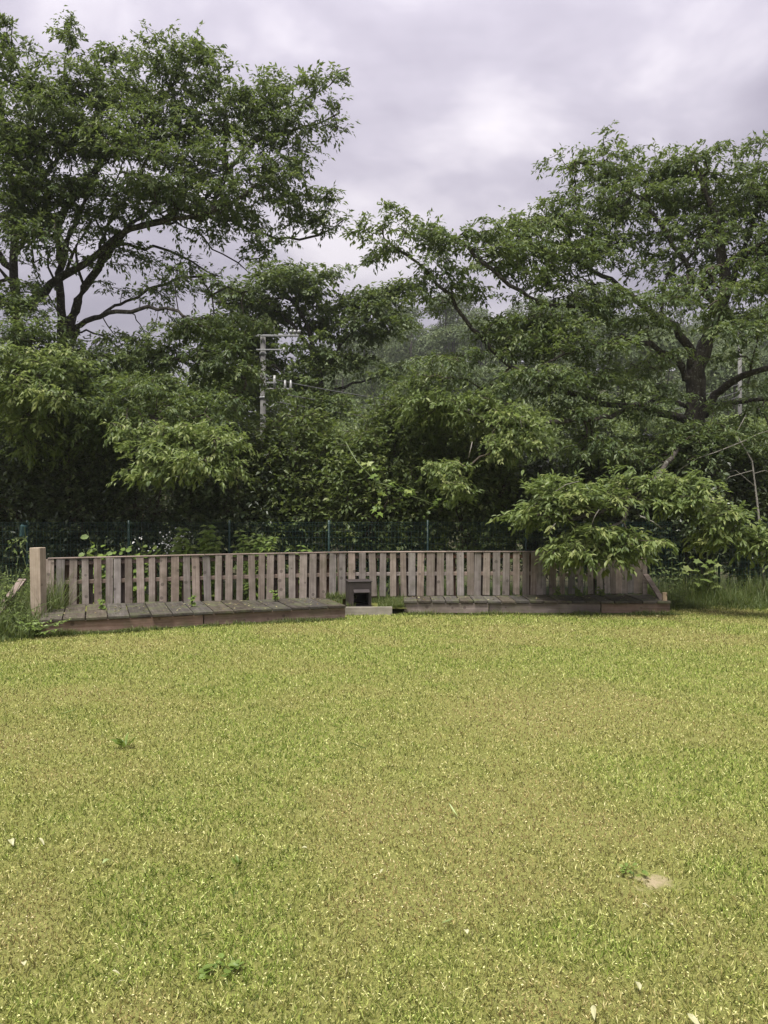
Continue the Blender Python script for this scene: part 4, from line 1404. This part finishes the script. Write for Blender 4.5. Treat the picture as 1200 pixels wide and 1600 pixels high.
plant('leafy_weed', 'small leafy weeds peeping over the fence beside the ferny sapling', 'plant', gbase(470, 12.8), [(-.2, 0, 1.1), (0, 0, 1.15), (.12, 0, 1.08)], .18, 26, T_LEAF4, 'bright', 7)
plant('broad_leaved_plant', 'creeper with large dull lobed leaves hanging behind the deck brace', 'plant', gbase(1105, 13.0), [(-.3, 0, .95), (0, 0, 1.05), (.2, 0, .9), (-.55, 0, .8), (.1, -.1, .7)], .24, 7, T_LOBED, 'weed', 8, own=True, face=.9)
plant('leafy_weed', 'weed with pale oval leaves beside the deck corner post', 'plant', gbase(1062, 12.3), [(0, 0, .38), (-.08, 0, .28), (.1, 0, .45), (.2, 0, .5)], .10, 6, T_ROUND, 'weed', 9, own=True, face=.8)
plant('leafy_weed', 'leafy shrubby weed behind the end post of the slatted fence', 'plant', gbase(1050, 12.95), [(-.25, 0, .9), (0, 0, .95), (.22, 0, .85), (-.1, -.1, .6), (.15, -.1, .65)], .13, 14, T_LEAF4, 'shrub', 10)
for i, (px, d, h, lab) in enumerate([(8, 10.1, .85, 'tall weeds with ragged leaves leftmost by the leaning boards'), (30, 9.75, .45, 'leafy weeds low before the tan post foot'), (46, 9.6, .3, 'low bright weed at the deck corner by the tan post'), (20, 10.6, 1.0, 'tall weeds behind the leaning boards'), (82, 10.5, .42, 'young weed growing between tan post and first slat')]):
    n = 22 if i < 4 else 3
    plant('leafy_weed', lab, 'plant', gbase(px, d), [(gq.gauss(0, .22), gq.gauss(0, .12), h * (.5 + .6 * gq.random())) for _ in range(n)], .10, 11, T_LEAF4, 'weed' if i != 2 else 'bright', 11 + i, face=.6)
for i, (px, py, dd) in enumerate([(300, 938, 10.9), (158, 905, 10.6), (430, 934, 11.6), (905, 922, 12.2), (870, 926, 12.2), (940, 925, 12.3)]):
    b = P(px, 800, dd)
    plant('small_weed', 'small weed sprouting through the deck planks' if i < 3 else 'small weed at the fence foot under the drooping spray', 'plant', (b[0], dd, DZ + .04), [(gq.gauss(0, .05), 0, .06 + .1 * gq.random()) for _ in range(4)], .07, 5, T_ROUND, 'bright' if i < 3 else 'weed', 40 + i, group='small weeds on the decks')

# ivy-like climber on the wire fence end post
tv = Tree(95, 3000)
tv.limb(px_path([(42, 940), (44, 900), (40, 860), (38, 826)], 12.6), .01, .005)
tv.grow(blob_targets([(38, 850, 12, 22, 12.55, .12), (45, 900, 9, 30, 12.5, .1), (30, 845, 14, 10, 12.5, .1), (50, 880, 6, 16, 12.5, .1)], .006, tv.g), 0)
q = tv.twig_leaves(tv.twigs, 6, .08, length=.2, droop=.2)
V, T, R = leaves(q[0], q[1], q[2] + [0, -.7, 0], q[3], T_LEAF4, q[4])
cl_ = empty('climber', (P(42, 940, 12.6)[0], 12.6, 0))
tag(cl_, 'climbing plant wound up the wire fence post behind the tan post', 'vine')
tv.finish_radii(.003)
v_, t_ = tv.tubes(tv.limbs + tv.twigs, 4)
link('stem', tri_mesh('stem', rel(v_, cl_), t_), M['stem'], cl_)
tag(link('foliage', tri_mesh('foliage', rel(V, cl_), T, R), M['weed'], cl_), kind='stuff')

# bare dead branch by the right edge
db = empty('dead_branch', (P(1150, 800, 13.4)[0], 13.4, 0))
tag(db, 'bare pale dead branch among the dark shrub right of the thick trunk', 'branch')
for pts, r in (([(1195, 930), (1185, 800), (1175, 720), (1150, 678), (1140, 668)], .022), ([(1160, 690), (1120, 706), (1090, 716), (1060, 735)], .010), ([(1160, 690), (1185, 678), (1210, 670)], .009), ([(1176, 735), (1140, 745), (1125, 760)], .008), ([(1178, 740), (1195, 735), (1215, 742)], .008), ([(1150, 678), (1162, 655), (1166, 648)], .008), ([(1180, 760), (1150, 735), (1135, 738)], .007)):
    MB().tube([rel(P(a, b, 13.3 + .1 * k), db) for k, (a, b) in enumerate(pts)], list(np.linspace(r, r * .4, len(pts))), 5).build('stick', M['dead'], db, smooth=True)

# dry leaf litter on the boards
gd = np.random.default_rng(31)
pl_ = []
for k in range(330):
    if k < 190:
        u, v = gd.random(), gd.random() ** .7
        s_ = FL + (FR - FL) * u + nb1 * (.02 + v * 1.0)
    else:
        u, v = gd.random(), gd.random() ** .7
        s_ = RL + (RR - RL) * u + nb2 * (.02 + v * .55)
    pl_.append((s_[0], s_[1], DZ + .007))
pl_ = np.array(pl_)
n = len(pl_)
V, T, R = leaves(pl_, np.stack([gd.normal(size=n), gd.normal(size=n), gd.normal(size=n) * .12], -1), UP + gd.normal(size=(n, 3)) * .25, .022 + .045 * gd.random(n), T_LEAF4, gd.random(n))
M['litter'] = leaf_mat('dry_litter', (.10, .075, .04), (.20, .17, .09), (.34, .33, .19), rough=.8, spec=.1, trans=.1)
tag(link('leaf_litter', tri_mesh('leaf_litter', V, T, R), M['litter']), 'dry leaves and clippings scattered over the deck planks', 'leaf litter', kind='stuff')

# ---------------------------------------------------------------- lawn grass
gl = np.random.default_rng(77)


def sample_lawn(n, pw, d0=1.7, d1=12.6):
    """density falls with distance as d**-pw"""
    d = []
    while len(d) < n:
        c = d0 + (d1 - d0) * gl.random(n * 2)
        w = (2.5 / np.maximum(c, 2.0)) ** pw * (1.04 * c + 3.8)
        d += list(c[gl.random(n * 2) < w / w.max()])
    d = np.array(d[:n])
    x = (gl.random(n) - .5) * (1.04 * d + 3.8)
    return x, d


gf = np.random.default_rng(8)
WAVES = [(2 * math.pi / L_, gf.random() * 6.28, gf.random() * 6.28, A_) for L_, A_ in ((4.5, 1.0), (3.1, .9), (2.2, .9), (1.6, .8), (1.15, .75), (.85, .65), (.6, .6), (.42, .5), (.3, .45), (.21, .4)) for _ in range(4)]
WORN = [(80, 1085, .9, .5), (230, 1135, .8, .35), (700, 1150, 1.0, .4), (930, 1095, .9, .5), (560, 1275, .5, .25), (960, 1290, .5, .2), (1080, 1440, .35, .2), (40, 1450, .3, .3), (250, 1570, .3, .15), (800, 1235, .5, .2), (1030, 1362, .25, .12), (620, 1410, .3, .12), (130, 1340, .3, .2), (820, 1560, .25, .12)]
LUSH = [(450, 1170, .7, .4), (150, 1035, .8, .5), (1000, 1045, .9, .5), (380, 1500, .3, .2), (690, 1545, .3, .15), (1120, 1340, .4, .2), (560, 1000, 1., .6), (330, 1260, .5, .25), (1150, 1200, .6, .3), (930, 1480, .25, .15)]


def dryness(x, y):
    """0 fresh green .. 1 dry and worn: uneven over the lawn"""
    f = np.zeros(len(x))
    for k_, ph, th, A_ in WAVES:
        f += A_ * np.sin(k_ * (x * math.cos(th) + y * math.sin(th)) + ph + 1.3 * np.sin(x * .9 + y * .7 + ph))
    f = .34 + f * .08
    for lst, sg in ((WORN, .42), (LUSH, -.4)):
        for px, py, rx, ry in lst:
            c_ = gpt(px, py)
            f += sg * np.exp(-((x - c_[0]) / rx) ** 2 - ((y - c_[1]) / (ry * 1.6)) ** 2)
    return np.clip(f, 0, 1)


def keep_lawn(x, y):
    # not on the decks, and thin on the bare spot
    onl = (x < FR[0]) & (x > -5.1) & (y > line_y(FL, FR, x) + .02)
    onr = (x > RL[0]) & (x < RR[0]) & (y > 11.66)
    bed = (x >= FR[0]) & (x <= RL[0]) & (y > 11.58)
    weeds = (x < -4.5) & (y > 9.9)
    r = np.hypot(x - 1.20, (y - 3.25) * 1.3) + .05 * np.sin(x * 31 + y * 17) + .035 * np.sin(y * 43 - x * 11)
    bare = (r < .16) & (gl.random(len(x)) < .92 - r * 2.4)
    thin = gl.random(len(x)) < np.clip((dryness(x, y) - .6) * .5, 0, .15)
    return ~(onl | onr | bed | weeds | bare | thin)


NB = 340000
x, y = sample_lawn(NB, 1.45)
k = keep_lawn(x, y)
x, y = x[k], y[k]
n = len(x)
h = (.014 + .020 * gl.random(n) ** 1.4) * (.85 + .05 * y)
dr0 = dryness(x, y)
h *= 1.25 - .4 * dr0
lean = gl.normal(size=(n, 2))
dirv = np.stack([lean[:, 0], lean[:, 1], 1.0 + 1.1 * gl.random(n)], -1)
dirv = unit(dirv)
nr = unit(gl.normal(size=(n, 3)) + [0, 0, .6])
pos = np.stack([x, y, lawn_h(x, y) - .002], -1)
T_BLADE = (np.array([(0, 0, 0), (.5, .5, .05), (1, 0, -.08), (.5, -.5, .05)]), np.array([(0, 2, 1), (0, 3, 2)]))


def blades(pos, dirv, nr, ln, wd, tpl, rnd):
    TV, TT = tpl
    X = unit(dirv)
    Z = unit(nr - (nr * X).sum(-1, keepdims=True) * X)
    Y = np.cross(Z, X)
    ln, wd = ln.reshape(-1, 1, 1), wd.reshape(-1, 1, 1)
    V = pos[:, None] + ln * TV[None, :, 0:1] * X[:, None] + wd * TV[None, :, 1:2] * Y[:, None] + ln * TV[None, :, 2:3] * Z[:, None]
    T = TT[None] + (np.arange(len(pos)) * len(TV))[:, None, None]
    return V.reshape(-1, 3), T.reshape(-1, 3), np.repeat(rnd, len(TV))


wd = (.0032 + .0026 * gl.random(n)) * (1 + .14 * np.maximum(y - 2.5, 0))
tone = np.clip(.36 + gl.normal(size=n) * .27, 0, .95)
DR = [np.repeat(np.clip(dr0 + gl.normal(size=n) * .18, 0, 1), 4)]
G1 = blades(pos, dirv, nr, h, wd, T_BLADE, tone)
# lying clippings, pale
x, y = sample_lawn(40000, 1.1)
k = keep_lawn(x, y)
x, y = x[k], y[k]
n = len(x)
dirv = unit(np.stack([gl.normal(size=n), gl.normal(size=n), gl.normal(size=n) * .25 + .1], -1))
nr = UP + gl.normal(size=(n, 3)) * .35
pos = np.stack([x, y, lawn_h(x, y) + .006 + .012 * gl.random(n)], -1)
G2 = blades(pos, dirv, nr, (.006 + .012 * gl.random(n) ** 1.5) * (.75 + .08 * y), (.0022 + .0026 * gl.random(n)) * (1 + .12 * np.maximum(y - 2.5, 0)), T_BLADE, np.clip(.80 + gl.normal(size=n) * .2, 0, 1))
DR.append(np.repeat(np.clip(dryness(x, y) + gl.normal(size=n) * .2 + .1, 0, 1), 4))
# clover leaflets
x, y = sample_lawn(42000, 1.0)
k = keep_lawn(x, y)
x, y = x[k], y[k]
n = len(x)
dirv = unit(np.stack([gl.normal(size=n), gl.normal(size=n), gl.normal(size=n) * .3], -1))
pos = np.stack([x, y, lawn_h(x, y) + .012 + .010 * gl.random(n)], -1)
sz = (.006 + .006 * gl.random(n)) * (.85 + .06 * y)
V, T, R = leaves(pos, dirv, UP + gl.normal(size=(n, 3)) * .5, sz, T_LEAF2, np.clip(.62 + gl.normal(size=n) * .22, 0, 1))
DR.append(np.repeat(np.clip(dryness(x, y) + gl.normal(size=n) * .15 - .2, 0, 1), 4))
V, T, R = merge([G1, G2, (V, T, R)])
gm = tri_mesh('grass', V, T, R)
a_ = gm.attributes.new('dry', 'FLOAT', 'POINT')
a_.data.foreach_set('value', np.concatenate(DR).astype(np.float32))
tag(link('grass', gm, M['grass']), 'short mown yellow green grass with clover and dry clippings', 'grass', kind='stuff')

# fallen leaves and lawn weeds that stand out
fm = [leaf_mat('fallen_leaf_pale', (.36, .36, .20), (.42, .41, .24), (.46, .44, .28), trans=.15), leaf_mat('fallen_leaf_green', (.22, .28, .10), (.26, .32, .12), (.3, .36, .14), trans=.15)]
spots = [(38, 1516, 0, .040), (1003, 1420, 0, .036), (730, 1466, 0, .042), (690, 1452, 1, .075), (1000, 1555, 0, .050), (928, 1581, 0, .052), (335, 1466, 1, .085), (1075, 1594, 0, .055), (15, 1317, 0, .06), (60, 1316, 0, .05), (966, 1377, 0, .035), (985, 1378, 0, .035),
         (1052, 1452, 0, .03), (175, 1525, 0, .03), (196, 1540, 0, .032), (1085, 1240, 1, .10), (700, 1262, 1, .10), (540, 1165, 1, .16), (120, 1115, 1, .16), (270, 1252, 1, .07), (160, 1355, 1, .05), (600, 1365, 0, .04), (480, 1330, 0, .04)]
fmesh = []
for s in range(3):
    V_, T_ = T_FINE[0].copy(), T_FINE[1]
    V_[:, 1] *= [1.25, .9, .35][s]
    V_[:, 2] += .12 * np.sin(V_[:, 0] * 4 + s)
    fmesh.append((V_, T_))
for i, (px, py, m_, s) in enumerate(spots):
    p = gpt(px, py)
    V_, T_ = fmesh[2 if m_ and s > .06 else i % 2]
    o = link('fallen_leaf', tri_mesh('fallen_leaf', V_ * s, T_, np.full(len(V_), random.random())), fm[m_], None, (p[0], p[1], .016), (random.gauss(0, .25), random.gauss(0, .2), random.random() * 6.28))
    tag(o, 'pale dry fallen leaf lying on the lawn' if not m_ else 'long green leaf or blade lying loose on the lawn', 'leaf', 'pale leaves fallen on the lawn' if not m_ else 'green leaves loose on the lawn')
for i, (px, py, n_, s_, lab) in enumerate([(352, 1512, 30, .030, 'dark green rosette weed in the mown lawn'), (195, 1166, 16, .075, 'bright green upright weed standing out in the lawn'), (372, 1350, 9, .045, 'lone bright green sprig in the lawn'), (990, 1362, 22, .024, 'small round leaved weed beside the sandy bare spot')]):
    p = gpt(px, py)
    g = np.random.default_rng(60 + i)
    rt = empty('lawn_weed', (p[0], p[1], -.012))
    tag(rt, lab, 'weed')
    up_ = 1 if i in (1, 2) else 0
    a = g.random(n_) * 6.28
    rad = g.random(n_) ** .5 * s_ * (.4 if up_ else 2.2)
    pos = np.stack([np.cos(a) * rad, np.sin(a) * rad, .008 + .016 * g.random(n_)], -1)
    a2 = a + g.normal(size=n_) * .7
    ld = np.stack([np.cos(a2), np.sin(a2), (1.1 if up_ else .2) + g.normal(size=n_) * .2], -1)
    V, T, R = leaves(pos, ld, UP + g.normal(size=(n_, 3)) * .3, s_ * (.6 + .6 * g.random(n_)), T_FINE if up_ else T_ROUND, np.clip(.4 + g.normal(size=n_) * .2, 0, 1))
    MB().tube([(0, 0, -.01), (0, 0, .01)], .003, 5).build('stem', M['stem'], rt)
    tag(link('foliage', tri_mesh('foliage', V, T, R), M['bright'], rt), kind='stuff')

# ---------------------------------------------------------------- haze
hz_m, t, out = new_mat('haze')
pv = N(t, 'ShaderNodeVolumePrincipled')
pv.inputs['Color'].default_value = (.93, .95, 1.0, 1)
pv.inputs['Density'].default_value = .0005
pv.inputs['Anisotropy'].default_value = .2
t.links.new(pv.outputs[0], out.inputs['Volume'])
hz = MB().box((0, 0, 27), (1260, 1260, 60)).build('haze', hz_m)
tag(hz, 'faint pale haze in the air over the whole place', 'haze', kind='stuff')
